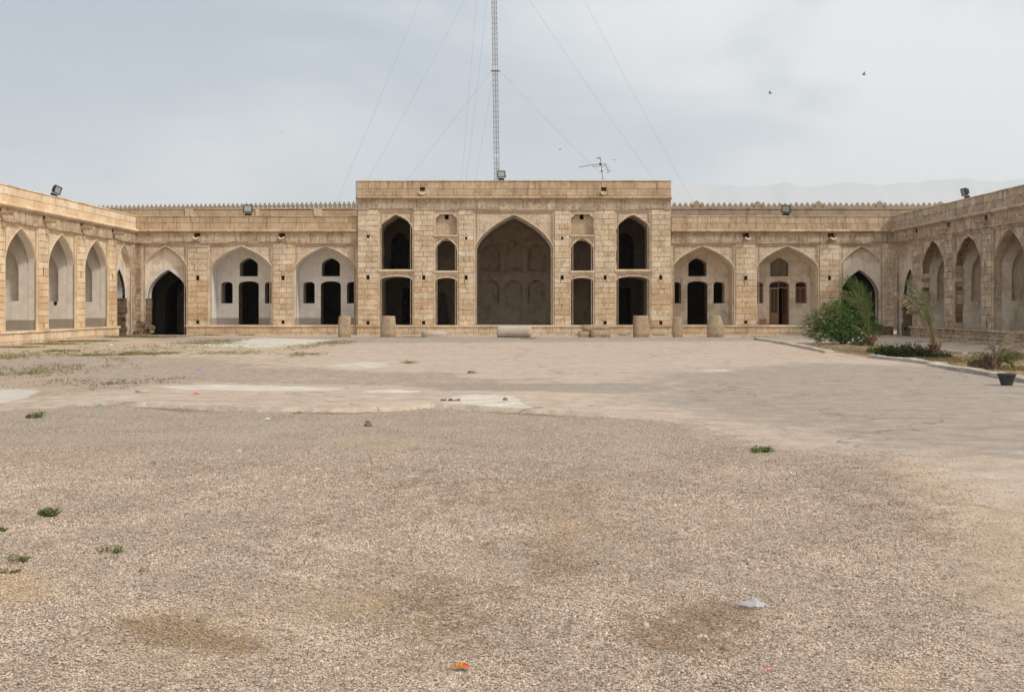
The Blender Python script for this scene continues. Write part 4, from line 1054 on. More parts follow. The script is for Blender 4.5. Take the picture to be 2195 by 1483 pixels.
# ---- lattice radio mast
MY = 85.0
def mx(v): return AX(v, MY)
mast = thing('radio_mast', (mx(1066), MY, 0), 'tall guyed lattice radio mast rising behind the central hall', 'mast')
ox = mx(1066)
def mp(z):  # centre line, leaning slightly left
    return Vector((-(z-8.4)*(mx(1066)-mx(1059.3))/14.5-.0, 0, z))
e = MB(); ztop = 36; wm = .17
def corner(z, k): a = [(-wm, -.1), (wm, -.1), (0, .2)][k]; p = mp(z); return p+Vector((a[0], a[1], 0))
for k in range(3): e.tube([corner(0, k), corner(ztop, k)], .017, 6)
z = 0; st = .36
while z < ztop-.1:
    gap_ = abs((z % 6.1)-5.9) < .3
    for a, b2 in ((0, 1), (1, 2), (2, 0)):
        e.tube([corner(z, a), corner(z, b2)], 0.008, 4, cap=False)
        if not gap_:
            e.tube([corner(z, a), corner(z+st, b2)], .0055, 4, cap=False); e.tube([corner(z, b2), corner(z+st, a)], .0055, 4, cap=False)
    z += st
e.build('lattice', M['rust'], mast)
M['wire'] = simple_mat('steel_guy_wire', (.3, .3, .31), .6, .3)
levels = [AZ(153, MY), 26.2, 35]
anch = [Vector((mx(604)-ox, 0, .1)), Vector((mx(1640)-ox, 0, .1)), Vector((mx(945)-ox-.2, 15, .1))]
for i, lv in enumerate(levels):
    e = MB(); p = mp(lv); e.box(p.x-.3, p.x+.32, -.12, .1, lv-.02, lv+.03); e.build('guy_collar', M['rust'], mast)
    for j, A in enumerate(anch):
        s_ = mp(lv)+Vector(((-.3, .32, -.1)[j], 0, 0)); pts = []
        for k in range(15):
            t = k/14; q = s_.lerp(A, t); q.z -= .55*4*t*(1-t)*(s_.z/35)*1.4; pts.append(q)
        e = MB(); e.tube(pts, .0055, 4, cap=False); e.build('guy_wire', M['wire'], mast)
# ---- wire hanging from the hall roof into the great arch
e = MB(); pts = [(qx(1094), 68.55, 8.68), (qx(1097), 68.4, 8.2), (qx(1103), 68.42, 7.2), (qx(1108), 68.5, 6.6), (qx(1124), 70.5, 5.7), (qx(1138)+.25, 73.6, 4.3)]
e.tube(pts, .008, 4, cap=False); o = e.build('hanging_wire', simple_mat('pale_cable', (.38, .32, .24), .7)); tag(o, 'thin slack wire hanging from the hall roof into the great arch', 'wire')

# ---- television aerial
AY = 71.5
def ap(a, b2, dy=0): return Vector((AX(a, AY)-AX(1293, AY), dy, AZ(b2, AY)-8.0))
ta = thing('tv_aerial', (AX(1293, AY), AY, 8.0), 'crooked television aerial on a thin pole on the hall roof, right of the mast', 'aerial')
M['alu'] = simple_mat('dull_aluminium', (.2, .19, .18), .5, .5); M['amber'] = simple_mat('weathered_orange_plastic', (.35, .17, .06), .6)
e = MB(); e.tube([ap(1293, 395), ap(1289, 355), ap(1287, 339)], .022, 6); e.build('pole', M['alu'], ta)
e = MB(); e.tube([ap(1241.5, 359), ap(1265, 354.5), ap(1297, 351)], .017, 5)
for k in range(11):
    p = ap(1243+k*4.6, 358.6-k*.72); L = .26+.01*k; e.tube([p+Vector((-.03, -L, .02)), p+Vector((.03, L, -.02))], .007, 4)
e.tube([ap(1271, 354), ap(1272, 358), ap(1296, 355.5), ap(1297, 351)], .012, 4); e.build('yagi_boom', M['alu'], ta)
e = MB(); e.tube([ap(1297, 351), ap(1301, 361), ap(1305, 369)], .017, 5)
for k in range(5):
    p = ap(1298+k*1.6, 353+k*3.8); e.tube([p+Vector((-.14, -.25, -.05)), p+Vector((.17, .25, .06))], .007, 4)
e.tube([ap(1300, 371), ap(1311, 366)], .01, 4); e.build('side_antenna', M['alu'], ta)
e = MB(); e.box(-.16, .06, -.05, .05, -.03, .03, (1, 1, 1), 0, Matrix.Translation(ap(1285.5, 339.3))); e.build('amplifier_box', M['amber'], ta)
for q in ((1290, 367), (1286.7, 352)):
    e = MB(); c_ = ap(*q); e.tube([c_-Vector((0, 0, .07)), c_-Vector((0, 0, .03)), c_+Vector((0, 0, .03)), c_+Vector((0, 0, .07))], [.03, .065, .065, .03], 8); e.build('clamp', M['amber'] if q[0] == 1290 else M['black'], ta)

# ---- birds
M['bird'] = simple_mat('dark_bird_plumage', (.07, .065, .06), .8)
def bird(pxc, pyc, Y, size, rz, flap, label):
    t = thing('bird', (AX(pxc, Y), Y, AZ(pyc, Y)), label, 'bird', rz=rz, group='birds flying over the courtyard')
    e = MB(); s = size
    e.tube([(-.5*s, 0, 0), (-.3*s, 0, .02*s), (0, 0, .03*s), (.28*s, 0, .03*s), (.4*s, 0, .04*s), (.5*s, 0, .03*s)], [.01*s, .06*s, .1*s, .085*s, .07*s, .008*s], 8)
    for sg in (-1, 1): e.box(-.72*s, -.4*s, sg*.02*s, sg*.09*s, -.01*s, .005*s)
    e.build('body', M['bird'], t)
    for sg in (-1, 1):
        e = MB(); L = [(.16, .05, .02), (.2, .45, .1+flap*.5), (.02, .98, .08+flap), (-.1, .9, .05+flap*.9), (-.1, .45, .06+flap*.45), (-.2, .06, .0)]
        a = e.vs([(x*s, sg*y*s, z*s) for x, y, z in L]); b2 = e.vs([(x*s, sg*y*s, z*s-.02*s) for x, y, z in L])
        e.face([a+i for i in range(6)]); e.face([b2+i for i in range(6)])
        for i in range(6): e.face((a+i, a+(i+1) % 6, b2+(i+1) % 6, b2+i))
        e.build('wing', M['bird'], t)
    return t
bird(1651, 201, 45, .15, 2.8, .5, 'small dark bird flying, lower left of the pair high on the right')
bird(1852, 161, 45, .15, 3.0, .55, 'small dark bird flying, upper right of the pair high on the right')
bird(1200, 321, 60, .12, .5, .35, 'tiny bird gliding just left of the television aerial')
bird(1317, 344, 60, .11, 2.1, .6, 'tiny bird beating its wings just right of the television aerial')
bird(604, 285, 70, .1, .3, .2, 'tiny bird far off in the grey sky left of the mast')

# ---- vegetation
def leaf_mat(name, trans=.25):
    m, nt, b = mat(name); n = N(nt); t = n.attr('tone').outputs['Color']
    n.link(t, b.inputs['Base Color']); b.inputs['Roughness'].default_value = .6; b.inputs['Specular IOR Level'].default_value = .25
    tr = n.node('ShaderNodeBsdfTranslucent'); n.link(t, tr.inputs['Color']); mx_ = n.node('ShaderNodeMixShader'); mx_.inputs[0].default_value = trans
    out = nt.nodes['Material Output']; n.link(b.outputs[0], mx_.inputs[1]); n.link(tr.outputs[0], mx_.inputs[2]); n.link(mx_.outputs[0], out.inputs[0]); return m
M['leaf'] = leaf_mat('green_leaf'); M['bark'] = simple_mat('brown_bark', (.13, .085, .05), .9, nscale=20)
def jit_col(c, v=.25, hv=.12):
    k = R.uniform(1-v, 1+v); return (c[0]*k*R.uniform(1-hv, 1+hv), c[1]*k, c[2]*k*R.uniform(1-hv, 1+hv))
def blade(e, p, d, L, w, tone, side=None, bend=0):
    d = Vector(d).normalized(); p = Vector(p)
    sd = side or d.cross(Vector((R.uniform(-1, 1), R.uniform(-1, 1), R.uniform(-.3, 1))))
    if sd.length < 1e-4: sd = Vector((1, 0, 0))
    sd = sd.normalized()*w/2
    m_ = p+d*L*.5+Vector((0, 0, -bend*.25*L)); q = p+d*L+Vector((0, 0, -bend*L))
    k = e.vs([p-sd*.4, p+sd*.4, m_+sd, q, m_-sd]); e.face((k, k+1, k+2, k+3, k+4), tone)
# feathery bush
BX, BY = G(1812, 737)
bush = thing('bush', (BX, BY+.3, 0), 'large feathery bright green bush in the bed in front of the dark right gateway', 'bush')
lobes = [(-1.05, 0, .75, .62, .62), (-.5, -.1, 1.05, .7, .7), (.15, 0, 1.15, .75, .85), (.75, .05, .85, .6, .75), (.1, -.35, .55, .8, .5), (-.75, -.25, .45, .7, .45), (.65, -.25, .45, .65, .45), (-.2, .2, 1.45, .4, .42), (.45, .1, 1.5, .4, .4), (-1.2, 0, 1.15, .2, .32), (1.0, 0, 1.05, .35, .5)]
e = MB()
for i in range(2500):
    l = R.choices(lobes, [a[3]**2*a[4] for a in lobes])[0]
    while True:
        u = Vector((R.uniform(-1, 1), R.uniform(-1, 1), R.uniform(-1, 1)))
        if .25 < u.length <= 1: break
    u = u*(u.length**-.35)
    c_ = Vector((l[0]+u.x*l[3], l[1]+u.y*l[3]*.85, l[2]+u.z*l[4]))
    if c_.z < .05: c_.z = R.uniform(.05, .2)
    out = Vector((u.x, u.y, .35+max(u.z, 0)*.9)).normalized()
    hgt = c_.z/2.0
    base = (.10, .18, .035) if R.random() < .35+.4*hgt else (.045, .105, .022)  # more light leaves towards the top; highlights put into the leaf colour
    if R.random() < .05+.12*hgt: base = (.15, .21, .045)
    cl = jit_col(base, .3)
    L = R.uniform(.16, .34) if R.random() > .13 else R.uniform(.35, .55); n_ = 9      # one drooping spray with paired leaflets
    prev = c_
    for k in range(n_):
        t = (k+1)/n_; q = c_+out*L*t+Vector((0, 0, -.30*t*t*L*2.2))
        for sg in (-1, 1):
            sd = out.cross(Vector((0, 0, 1))).normalized()*sg
            blade(e, q, sd*.8+out*.5+Vector((0, 0, -.75)), R.uniform(.045, .085), .013, jit_col(cl, .15, .06), bend=.15)
        prev = q
e.build('foliage', M['leaf'], bush)
e = MB()
for l in lobes: e.tube([(R.uniform(-.12, .12), R.uniform(-.1, .1), -.03), (l[0]*.4, l[1]*.5, l[2]*.45), (l[0], l[1], l[2]+l[4]*.3)], [.035, .022, .008], 6)
e.build('branches', M['bark'], bush)
# date palms
def frond(parent, base, tip_dir, L, curve, tone, dead=False, width=.26, n=34, name='frond', stalk=.28, twist=0, tipc=None):
    """arching rachis with two rows of narrow leaflets"""
    e = MB(); d0 = Vector(tip_dir).normalized(); pts = []; p = Vector(base); d = d0.copy(); st_ = L/n
    for i in range(n+1):
        pts.append(p.copy()); d = (d + Vector(curve)*(i/n)*(2.0/n)).normalized(); p = p+d*st_
    rt = (.2, .19, .06) if not dead else (.32, .25, .16)
    e.tube(pts, [.020*(1-.8*i/n)+.003 for i in range(n+1)], 5, rt)
    for i in range(int(n*stalk), n+1):
        t = i/n; dd = (pts[min(i+1, n)]-pts[max(i-1, 0)]).normalized(); sd = dd.cross(Vector((.25, 1, .1))).normalized()
        ll = width*(.35+.65*math.sin(PI*min(1, (t-stalk)/(1-stalk)*.85+.15)))
        for sg in (-1, 1):
            for rep in (0, .5):
                q = pts[i]+dd*st_*rep
                dirn = sd*sg*.62+dd*R.uniform(.75, 1.05)+Vector((R.uniform(-.12, .12), R.uniform(-.45, .45), R.uniform(-.15, .12)-(.35 if dead else .08)))
                c_ = tone if not dead else (.36, .29, .19)
                if tipc and R.random() < .3: c_ = tipc
                blade(e, q, dirn, ll*R.uniform(.8, 1.15), .02, jit_col(c_, .22, .08), bend=.12+(.2 if dead else 0))
    return e.build(name, M['leaf'], parent, 'dry brown frond' if dead else None)
P1X, P1Y = G(1866, 741)
p1 = thing('palm', (P1X, P1Y, 0), 'young date palm leaning left over the feathery bush', 'palm')
def pm(a, b2, X0=P1X, Y0=P1Y): return Vector((AX(a, Y0)-X0, 0, AZ(b2, Y0)))
gp = (.12, .18, .05)
b0 = pm(1864, 722)
def frond_to(parent, b, via, tip, **k):
    """frond through three measured points"""
    v1 = via-b; v2 = tip-via; L = (v1.length+v2.length)*1.03
    cur = (v2.normalized()-v1.normalized())*1.7
    return frond(parent, b, v1.normalized()-cur*.12, L, cur, **k)
frond_to(p1, b0, pm(1856, 668), pm(1803, 608)+Vector((0, .1, 0)), tone=gp, n=60, width=.62)
frond_to(p1, b0+Vector((-.03, .05, 0)), pm(1848, 672)+Vector((0, -.25, 0)), pm(1782, 648)+Vector((0, -.3, 0)), tone=(.15, .19, .075), n=56, width=.52, tipc=(.25, .22, .12))
frond_to(p1, b0+Vector((.0, .08, 0)), pm(1858, 660)+Vector((0, .2, 0)), pm(1838, 612)+Vector((0, .4, 0)), tone=(.10, .16, .045), n=50, width=.45)
frond_to(p1, b0+Vector((.03, 0, 0)), pm(1860, 670), pm(1866, 632)+Vector((0, -.1, 0)), tone=(.11, .16, .05), n=30, width=.26)
frond_to(p1, b0+Vector((-.05, 0, -.1)), pm(1842, 708)+Vector((0, -.3, 0)), pm(1821, 700)+Vector((0, -.5, 0)), tone=gp, dead=True, n=16, width=.1)
def stump(parent, b, h, r, tone=(.16, .09, .055)):
    e = MB()
    for i in range(46):
        a = R.uniform(0, 2*PI); z = R.uniform(0, h*.75); rr = r*R.uniform(.35, .8)
        p = Vector((b.x+math.cos(a)*rr, b.y+math.sin(a)*rr, z)); d = Vector((math.cos(a)*.55, math.sin(a)*.55, 1))
        L = R.uniform(.12, .26); e.tube([p, p+d.normalized()*L*.6, p+d.normalized()*L+Vector((math.cos(a)*.03, 0, 0))], [.03, .022, .006], 5, jit_col(tone, .35))
    e.tube([Vector((b.x, b.y, -.05)), Vector((b.x, b.y, h*.6)), Vector((b.x, b.y, h))], [r*.75, r*.65, r*.2], 8, tone)
    return e.build('trunk', simple_mat('palm_boot', (1, 1, 1), .9, noise=.1, tone=True) if 'boot' not in M else M['boot'], parent)
M['boot'] = simple_mat('palm_leaf_base', (1, 1, 1), .9, noise=.25, nscale=30, tone=True)
stump(p1, Vector((0, 0, 0)), .42, .2)
P2X, P2Y = G(2003, 766)
p2 = thing('palm', (P2X, P2Y, 0), 'young date palm with green and dry fronds leaning left, behind the low dark shrub', 'palm')
def pn(a, b2, dy=0): return Vector((AX(a, P2Y)-P2X, dy, AZ(b2, P2Y)))
c0 = pn(2003, 742)
frond_to(p2, c0, pn(1992, 690), pn(1926, 618), tone=(.14, .19, .065), n=50, width=.34, stalk=.3, tipc=(.22, .24, .1))
frond_to(p2, c0+Vector((-.02, .03, 0)), pn(1988, 680, .2), pn(1940, 640, .45), tone=(.125, .175, .06), n=38, width=.27, stalk=.35)
frond_to(p2, c0, pn(1985, 690, -.15), pn(1930, 690, -.35), tone=(.11, .15, .05), n=36, width=.22, stalk=.45, tipc=(.3, .25, .14))
frond_to(p2, c0+Vector((-.04, 0, 0)), pn(1975, 690, -.2), pn(1896, 648, -.4), tone=gp, dead=True, n=42, width=.26, stalk=.42)
frond_to(p2, c0+Vector((-.04, 0, 0)), pn(1978, 688, .1), pn(1935, 655, .3), tone=gp, dead=True, n=30, width=.2, stalk=.4)
frond_to(p2, c0+Vector((.03, 0, 0)), pn(2004, 710), pn(2003, 692), tone=gp, dead=True, n=12, width=.05, stalk=.6)
frond_to(p2, c0+Vector((.04, 0, 0)), pn(2012, 733), pn(2023, 728), tone=gp, dead=True, n=10, width=.05, stalk=.7)
stump(p2, Vector((0, 0, 0)), .44, .17)
P3X, P3Y = G(2135, 792)
p3 = thing('palm', (P3X, P3Y, 0), 'withered clump palm with drooping dry stems and a few green fronds behind the pot', 'palm')
def pq(a, b2, dy=0): return Vector((AX(a, P3Y)-P3X, dy, AZ(b2, P3Y)))
d0 = Vector((-.1, 0, .15))
for (v, t, dead, w_, n_) in (((2142, 750), (2196, 722), True, .16, 30), ((2138, 752), (2150, 722), True, .05, 16), ((2128, 762), (2088, 772), True, .12, 20), ((2126, 765), (2096, 790), True, .1, 16), ((2150, 760), (2200, 745), True, .2, 26), ((2150, 765), (2196, 790), True, .18, 24), ((2140, 762), (2170, 770), False, .15, 26), ((2145, 768), (2176, 765), False, .16, 24), ((2142, 775), (2160, 798), False, .12, 18), ((2135, 770), (2148, 790), False, .12, 18), ((2130, 775), (2122, 795), False, .1, 14), ((2155, 772), (2192, 768), False, .14, 22), ((2120, 768), (2100, 762), True, .06, 12)):
    dy = R.uniform(-.3, .1); frond_to(p3, d0, pq(v[0], v[1], dy*.5), pq(t[0], t[1], dy), tone=(.13, .18, .05), dead=dead, n=n_, width=w_, stalk=.4)
stump(p3, Vector((-.12, 0, 0)), .34, .2, (.13, .08, .05))
# low dark shrub and weeds
def shrub(name, loc, sx, sy, h, n_, col, label, cat, ll=.05, lw=.03, flowers=0, group=None):
    t = thing(name, (loc[0], loc[1], 0), label, cat, group=group); e = MB()
    for i in range(n_):
        a = R.uniform(0, 2*PI); r_ = math.sqrt(R.random()); z = R.uniform(.02, 1)**.8*h*(1-.55*r_*r_)*(.7+.3*math.sin(a*5+1))
        p = (math.cos(a)*r_*sx, math.sin(a)*r_*sy, z)
        blade(e, p, (R.uniform(-1, 1), R.uniform(-1, 1), R.uniform(-.4, 1)), ll*R.uniform(.6, 1.3), lw, jit_col(R.choice(col), .3))
    e.build('foliage', M['leaf'], t)
    e = MB()
    for i in range(14):
        a = R.uniform(0, 2*PI); r_ = R.uniform(.2, .9); e.tube([(0+math.cos(a)*.1, 0, -.02), (math.cos(a)*r_*sx*.7, math.sin(a)*r_*sy*.7, h*.5), (math.cos(a)*r_*sx, math.sin(a)*r_*sy, h*R.uniform(.6, 1.05)*(1-.4*r_))], [.012, .008, .003], 4)
    e.build('stems', M['bark'], t)
    if flowers:
        e = MB()
        for i in range(flowers): a = R.uniform(0, 2*PI); r_ = R.random(); c_ = Vector((math.cos(a)*sx*r_, -sy*.7*r_, h*R.uniform(.3, 1))); e.tube([c_, c_+Vector((0, 0, .02)), c_+Vector((0, 0, .035))], [.03, .035, .005], 6, (.75, .75, .72))
        e.build('white_flowers', simple_mat('white_petals', (.75, .75, .72), .7, noise=.05), t)
    return t
x, y = G(1950, 767); shrub('shrub', (x, y+.4), .98, .5, .5, 5200, [(.018, .032, .012), (.03, .045, .014), (.05, .05, .02)], 'low dark leafy shrub spreading left of the second palm', 'shrub', .055, .032)
x, y = G(2022, 768); shrub('shrub', (x, y+.2), .35, .3, .28, 700, [(.04, .06, .02), (.06, .06, .02)], 'small dark leafy shrub at the right foot of the second palm', 'shrub')
x, y = G(2112, 789); shrub('shrub', (x, y+.2), .38, .3, .5, 1000, [(.07, .06, .035), (.04, .05, .02), (.1, .075, .045)], 'half dead twiggy shrub left of the withered palm', 'shrub', .045, .02)
x, y = G(1893, 757); shrub('weed', (x, y+.1), .55, .35, .4, 1500, [(.11, .13, .02), (.07, .1, .02)], 'yellow green weed at the right foot of the first palm', 'weed', .06, .02)
x, y = G(1848, 741); shrub('weed', (x, y), .5, .3, .5, 900, [(.05, .09, .03), (.08, .1, .03)], 'low weed with tiny white flowers left of the first palm', 'weed', .07, .02, 9)
# weed clumps in the gravel
def tuft(pxc, pyc, w, h, label, col=(.14, .20, .05), n_=120, name='weed'):
    X, Y = G(pxc, pyc); w *= .8; h *= .8; e = MB(); z0 = float(ground_z(np.array([X]), np.array([Y]))[0])
    subs = [(R.uniform(-.8, .8)*w, R.uniform(-.5, .5)*w, R.uniform(.35, 1)) for _ in range(5)]
    for i in range(n_):
        sx_, sy_, k_ = R.choice(subs); a = R.uniform(0, 2*PI); r_ = w*.28*R.random()
        c_ = col if R.random() > .3 else (.24, .22, .08)
        L = h*1.7*k_*R.uniform(.3, 1.1)
        p = Vector((sx_+math.cos(a)*r_, sy_+math.sin(a)*r_*.7, 0)); d = (math.cos(a)*.7+R.uniform(-.4, .4), math.sin(a)*.5+R.uniform(-.4, .4), R.uniform(.5, 2.2))
        blade(e, p, d, L, h*.05, jit_col(c_, .35), bend=.3)
        if R.random() < .5:
            q = p+Vector(d).normalized()*L*.6
            for k in range(3): blade(e, q, (R.uniform(-1, 1), R.uniform(-1, 1), R.uniform(-.2, .8)), h*.3, h*.13, jit_col(c_, .35), bend=.1)
    o = e.build(name, M['leaf']); o.location = (X, Y, z0); return tag(o, label, 'weed', 'weeds in the gravel')
tuft(105, 1106, .09, .09, 'grassy weed tuft beside a flat grey stone at the left edge', n_=240)
tuft(236, 1184, .085, .06, 'low leafy weed in open gravel, right of the larger tuft', n_=110)
tuft(44, 1204, .09, .06, 'straggly weed above a yellowed patch at the left edge', n_=110)
tuft(26, 1226, .09, .045, 'yellow green weed low at the left edge of the gravel', (.13, .13, .03), 90)
tuft(5, 1140, .05, .07, 'weed cut by the left edge of the view', n_=70)
tuft(75, 896, .16, .14, 'dark spiky weed further back near the left edge', (.07, .14, .04), 90)
tuft(1626, 969, .15, .10, 'green weed on the boundary between gravel and paving at right', (.10, .18, .03), 170)
tuft(638, 887, .1, .06, 'small weed in the crack along the paving edge', n_=60)
tuft(790, 908, .05, .07, 'small sprig just above a brown clod', n_=50)
tuft(440, 1154, .03, .03, 'tiny sprig alone in the left gravel', n_=30)
# grass growing on the far left dirt and along wall feet (uncountable)
def grass_patch(name, spots, label, col, h=(.06, .16)):
    e = MB()
    for (a, b2, w_, d_, n_) in spots:
        X0, Y0 = G(a, b2); sc2 = Y0/F
        for i in range(int(n_*(1.9 if name == 'grass' else 1))):
            X = X0+R.gauss(0, .5)*w_*sc2; Y = Y0+R.gauss(0, .5)*d_
            if name == 'dry_grass' and (X < np.interp(Y, KY, KX)+.45 or Y > 58): continue
            c_ = R.choice(col)
            hh_ = R.uniform(*h)*(1 if R.random() < .25 else .5)
            for k in range(6): blade(e, (X+R.gauss(0, .07), Y+R.gauss(0, .05), 0), (R.uniform(-1, 1), R.uniform(-1, 1), R.uniform(.4, 1.6)), hh_*R.uniform(.5, 1.2), .014, jit_col(c_, .35), bend=.2)
    o = e.build(name, M['leaf']); o['kind'] = 'stuff'; o['label'] = label; o['category'] = 'grass'; return o
KP = [G(a, b) for a, b in ((1628, 728), (1700, 739), (1788, 757.5), (1856, 766), (1935, 774), (2010, 784), (2080, 796), (2150, 806), (2230, 822))]
KP.sort(key=lambda p: p[1]); KX = [p[0] for p in KP]; KY = [p[1] for p in KP]
gc_ = [(.11, .16, .04), (.17, .19, .06), (.27, .22, .1), (.36, .28, .15)]
grass_patch('grass', [(40, 745, 50, .6, 110), (110, 738, 60, .7, 200), (150, 733, 60, .5, 120), (190, 732, 60, .8, 170), (250, 723, 50, .8, 330), (290, 722, 50, 1.2, 420), (330, 723, 40, 1.2, 240), (375, 722, 30, .6, 90), (445, 719, 30, .3, 90), (470, 731, 60, 1.5, 110), (440, 736, 70, 1.5, 130), (530, 719, 20, .3, 50), (380, 745, 200, 6, 150), (200, 757, 200, 3, 130), (300, 760, 60, 1.2, 80), (350, 758, 30, .6, 60), (130, 753, 40, 1, 60), (290, 758, 30, .6, 70), (210, 762, 60, .8, 80), (500, 757, 90, 2, 80), (660, 743, 60, 4, 60), (720, 735, 50, 3, 90), (650, 760, 40, 1.5, 50), (30, 765, 80, 3, 130), (100, 790, 140, 3, 100), (250, 820, 160, 2, 70), (60, 800, 80, 1.5, 70), (790, 718, 25, .3, 90), (857, 718, 15, .2, 90), (968, 718, 10, .2, 50), (880, 723, 40, .6, 40), (1130, 726, 30, .8, 40), (1240, 719, 8, .2, 30), (1336, 719, 10, .2, 40), (1415, 719, 14, .2, 60), (1640, 722, 60, .5, 40), (875, 778, 12, .3, 25)],
            'patchy green and dry grass on the dirt at far left and along the wall feet', gc_)
grass_patch('dry_grass', [(1820, 752, 160, 3, 500), (1900, 758, 120, 2, 300), (2050, 775, 160, 2.2, 700), (2170, 790, 90, 2.0, 500), (1980, 770, 100, .8, 300), (2100, 768, 200, 1.2, 300), (1750, 742, 60, 2, 140), (1940, 728, 60, .6, 150), (2020, 733, 60, .6, 120), (2110, 738, 60, .6, 90)],
            'brown and yellow dry grass covering the planting bed at right', [(.27, .19, .09), (.22, .16, .07), (.13, .14, .04), (.3, .21, .11)], (.05, .14))

# ---- pot
PX, PY = G(2158, 826)
pot = thing('flower_pot', (PX, PY, 0), 'dark grey tapered plastic pot standing on the paving in front of the kerb', 'pot')
e = MB(); n_ = 28
pr = [(.11, 0), (.112, .01), (.178, .215), (.19, .218), (.192, .245), (.180, .246), (.174, .215), (.165, .2)]
ks = [e.vs([(r_*math.cos(2*PI*k/n_), r_*math.sin(2*PI*k/n_), z) for k in range(n_)]) for r_, z in pr]
for a, b2 in zip(ks, ks[1:]):
    for k in range(n_): e.face((a+k, a+(k+1) % n_, b2+(k+1) % n_, b2+k), (1, 1, 1), 0, True)
e.face([ks[0]+k for k in range(n_)]); e.build('shell', simple_mat('dark_grey_plastic', (.045, .055, .055), .55, noise=.2, nscale=14), pot)
e = MB(); e.face([e.vs([(.166*math.cos(2*PI*k/n_), .166*math.sin(2*PI*k/n_), .2+R.uniform(-.01, .01)) for k in range(n_)])+k for k in range(n_)]); e.build('soil', simple_mat('dry_soil', (.16, .11, .07), .95), pot)

# ---- small things lying about
def rock(pxc, pyc, w, h, label, col=(.33, .27, .22), group='loose stones in the gravel', flat=.6, name='stone'):
    X, Y = G(pxc, pyc); e = MB(); n_ = 9; z0 = float(ground_z(np.array([X]), np.array([Y]))[0]); ks = []
    for r_, z in ((.85, -.1), (1, .25), (.92, .6), (.6, .92), (.15, 1.0)):
        ks.append(e.vs([(w/2*r_*math.cos(2*PI*k/n_)*R.uniform(.85, 1.1), w/2*flat*r_*math.sin(2*PI*k/n_)*R.uniform(.85, 1.1), h*z*R.uniform(.9, 1.05)) for k in range(n_)]))
    for a, b2 in zip(ks, ks[1:]):
        for k in range(n_): e.face((a+k, a+(k+1) % n_, b2+(k+1) % n_, b2+k), (1, 1, 1), 0, True)
    e.face([ks[-1]+k for k in range(n_)])
    o = e.build(name, stone_mat('loose_stone', col, stain=tuple(c*.5 for c in col), stain_amt=.5, streak=0)); o.location = (X, Y, z0); o.rotation_euler.z = R.uniform(-.3, .3)
    return tag(o, label, 'stone', group)
rock(310, 1227, .075, .028, 'long brown stone lying in the left gravel', (.30, .22, .17))
rock(430, 1334, .05, .026, 'greyish brown stone just above the dark stained patch', (.30, .24, .18))
rock(880, 1325, .04, .018, 'light grey pebble left of the orange wrapper', (.44, .42, .4))
rock(73, 1106, .05, .015, 'flat bluish grey stone left of the largest weed tuft', (.40, .40, .38))
rock(12, 1100, .07, .025, 'brown stone at the left edge above the weeds', (.33, .25, .19))
rock(789, 914, .11, .05, 'brown clod of earth below the paving edge', (.22, .16, .11))
rock(1083, 867, .09, .05, 'small brown stone on the pale concrete patch', (.25, .18, .13))
rock(1011, 800, .22, .06, 'half brick lying on the paving in front of the hall', (.25, .18, .13))
rock(1385, 1340, .035, .02, 'whitish pebble right of centre in the near gravel', (.6, .56, .5))
rock(231, 781, .10, .15, 'upright pale stone stuck in the small earth mound', (.42, .33, .25), flat=.7)
rock(305, 846, .28, .06, 'flat pale stone at the end of the concrete strip', (.48, .4, .32))
rock(1558, 1392, .06, .03, 'round grey stone in the near gravel below the plastic bag', (.33, .28, .22))
# broken concrete lip casting a hole
hx_, hy_ = G(965, 868)
e = MB()
for i in range(9):
    a = i*.09; Mx = Matrix.Translation((a-.35, R.uniform(-.05, .05), .03)) @ Matrix.Rotation(R.uniform(-.3, .3), 4, 'Z') @ Matrix.Rotation(R.uniform(-.2, .2), 4, 'Y')
    e.box(-.08, .08, -.07, .07, -.05, R.uniform(.02, .06), tone_pick('old', 0), 0, Mx)
o = e.build('broken_slab', M['rubble']); o.location = (hx_, hy_, .03); o.scale = (.36, .36, .8); tag(o, 'dark broken strip of slab beside the pale concrete patch', 'rubble')
# clear plastic bag
X, Y = G(1612, 1303)
e = MB(); nx_, ny_ = 13, 5; k0 = None
for j in range(ny_):
    row = []
    for i in range(nx_):
        u = i/(nx_-1); v = j/(ny_-1)
        wdt = .004+.066*math.sin(PI*min(1, u*1.05))**.8*(1 if u < .9 else .8)
        x = (u-.5)*.25; yy = (v-.5)*wdt*2.2+(.5-u)*.055+(.02 if u > .8 else 0)*v
        z = .012+.035*math.sin(PI*v)*math.sin(PI*u)+(.022 if i in (7, 8) else 0)*math.sin(PI*v)+R.uniform(-.004, .006)
        row.append((x, yy, z))
    k = e.vs(row)
    if k0 is not None:
        for i in range(nx_-1): e.face((k0+i, k0+i+1, k+i+1, k+i), (1, 1, 1), 0, True)
    k0 = k
pm_, nt, b = mat('clear_plastic_film'); b.inputs['Base Color'].default_value = (.62, .65, .72, 1); b.inputs['Roughness'].default_value = .18; b.inputs['Specular IOR Level'].default_value = .8
tr = nt.nodes.new('ShaderNodeBsdfTransparent'); mx_ = nt.nodes.new('ShaderNodeMixShader'); mx_.inputs[0].default_value = .5
nt.links.new(b.outputs[0], mx_.inputs[1]); nt.links.new(tr.outputs[0], mx_.inputs[2]); nt.links.new(mx_.outputs[0], nt.nodes['Material Output'].inputs[0])
o = e.build('plastic_bag', pm_); o.location = (X, Y, .012); o.scale = (.64, .64, .7); tag(o, 'flattened clear plastic bag lying on the gravel at lower right', 'plastic bag')
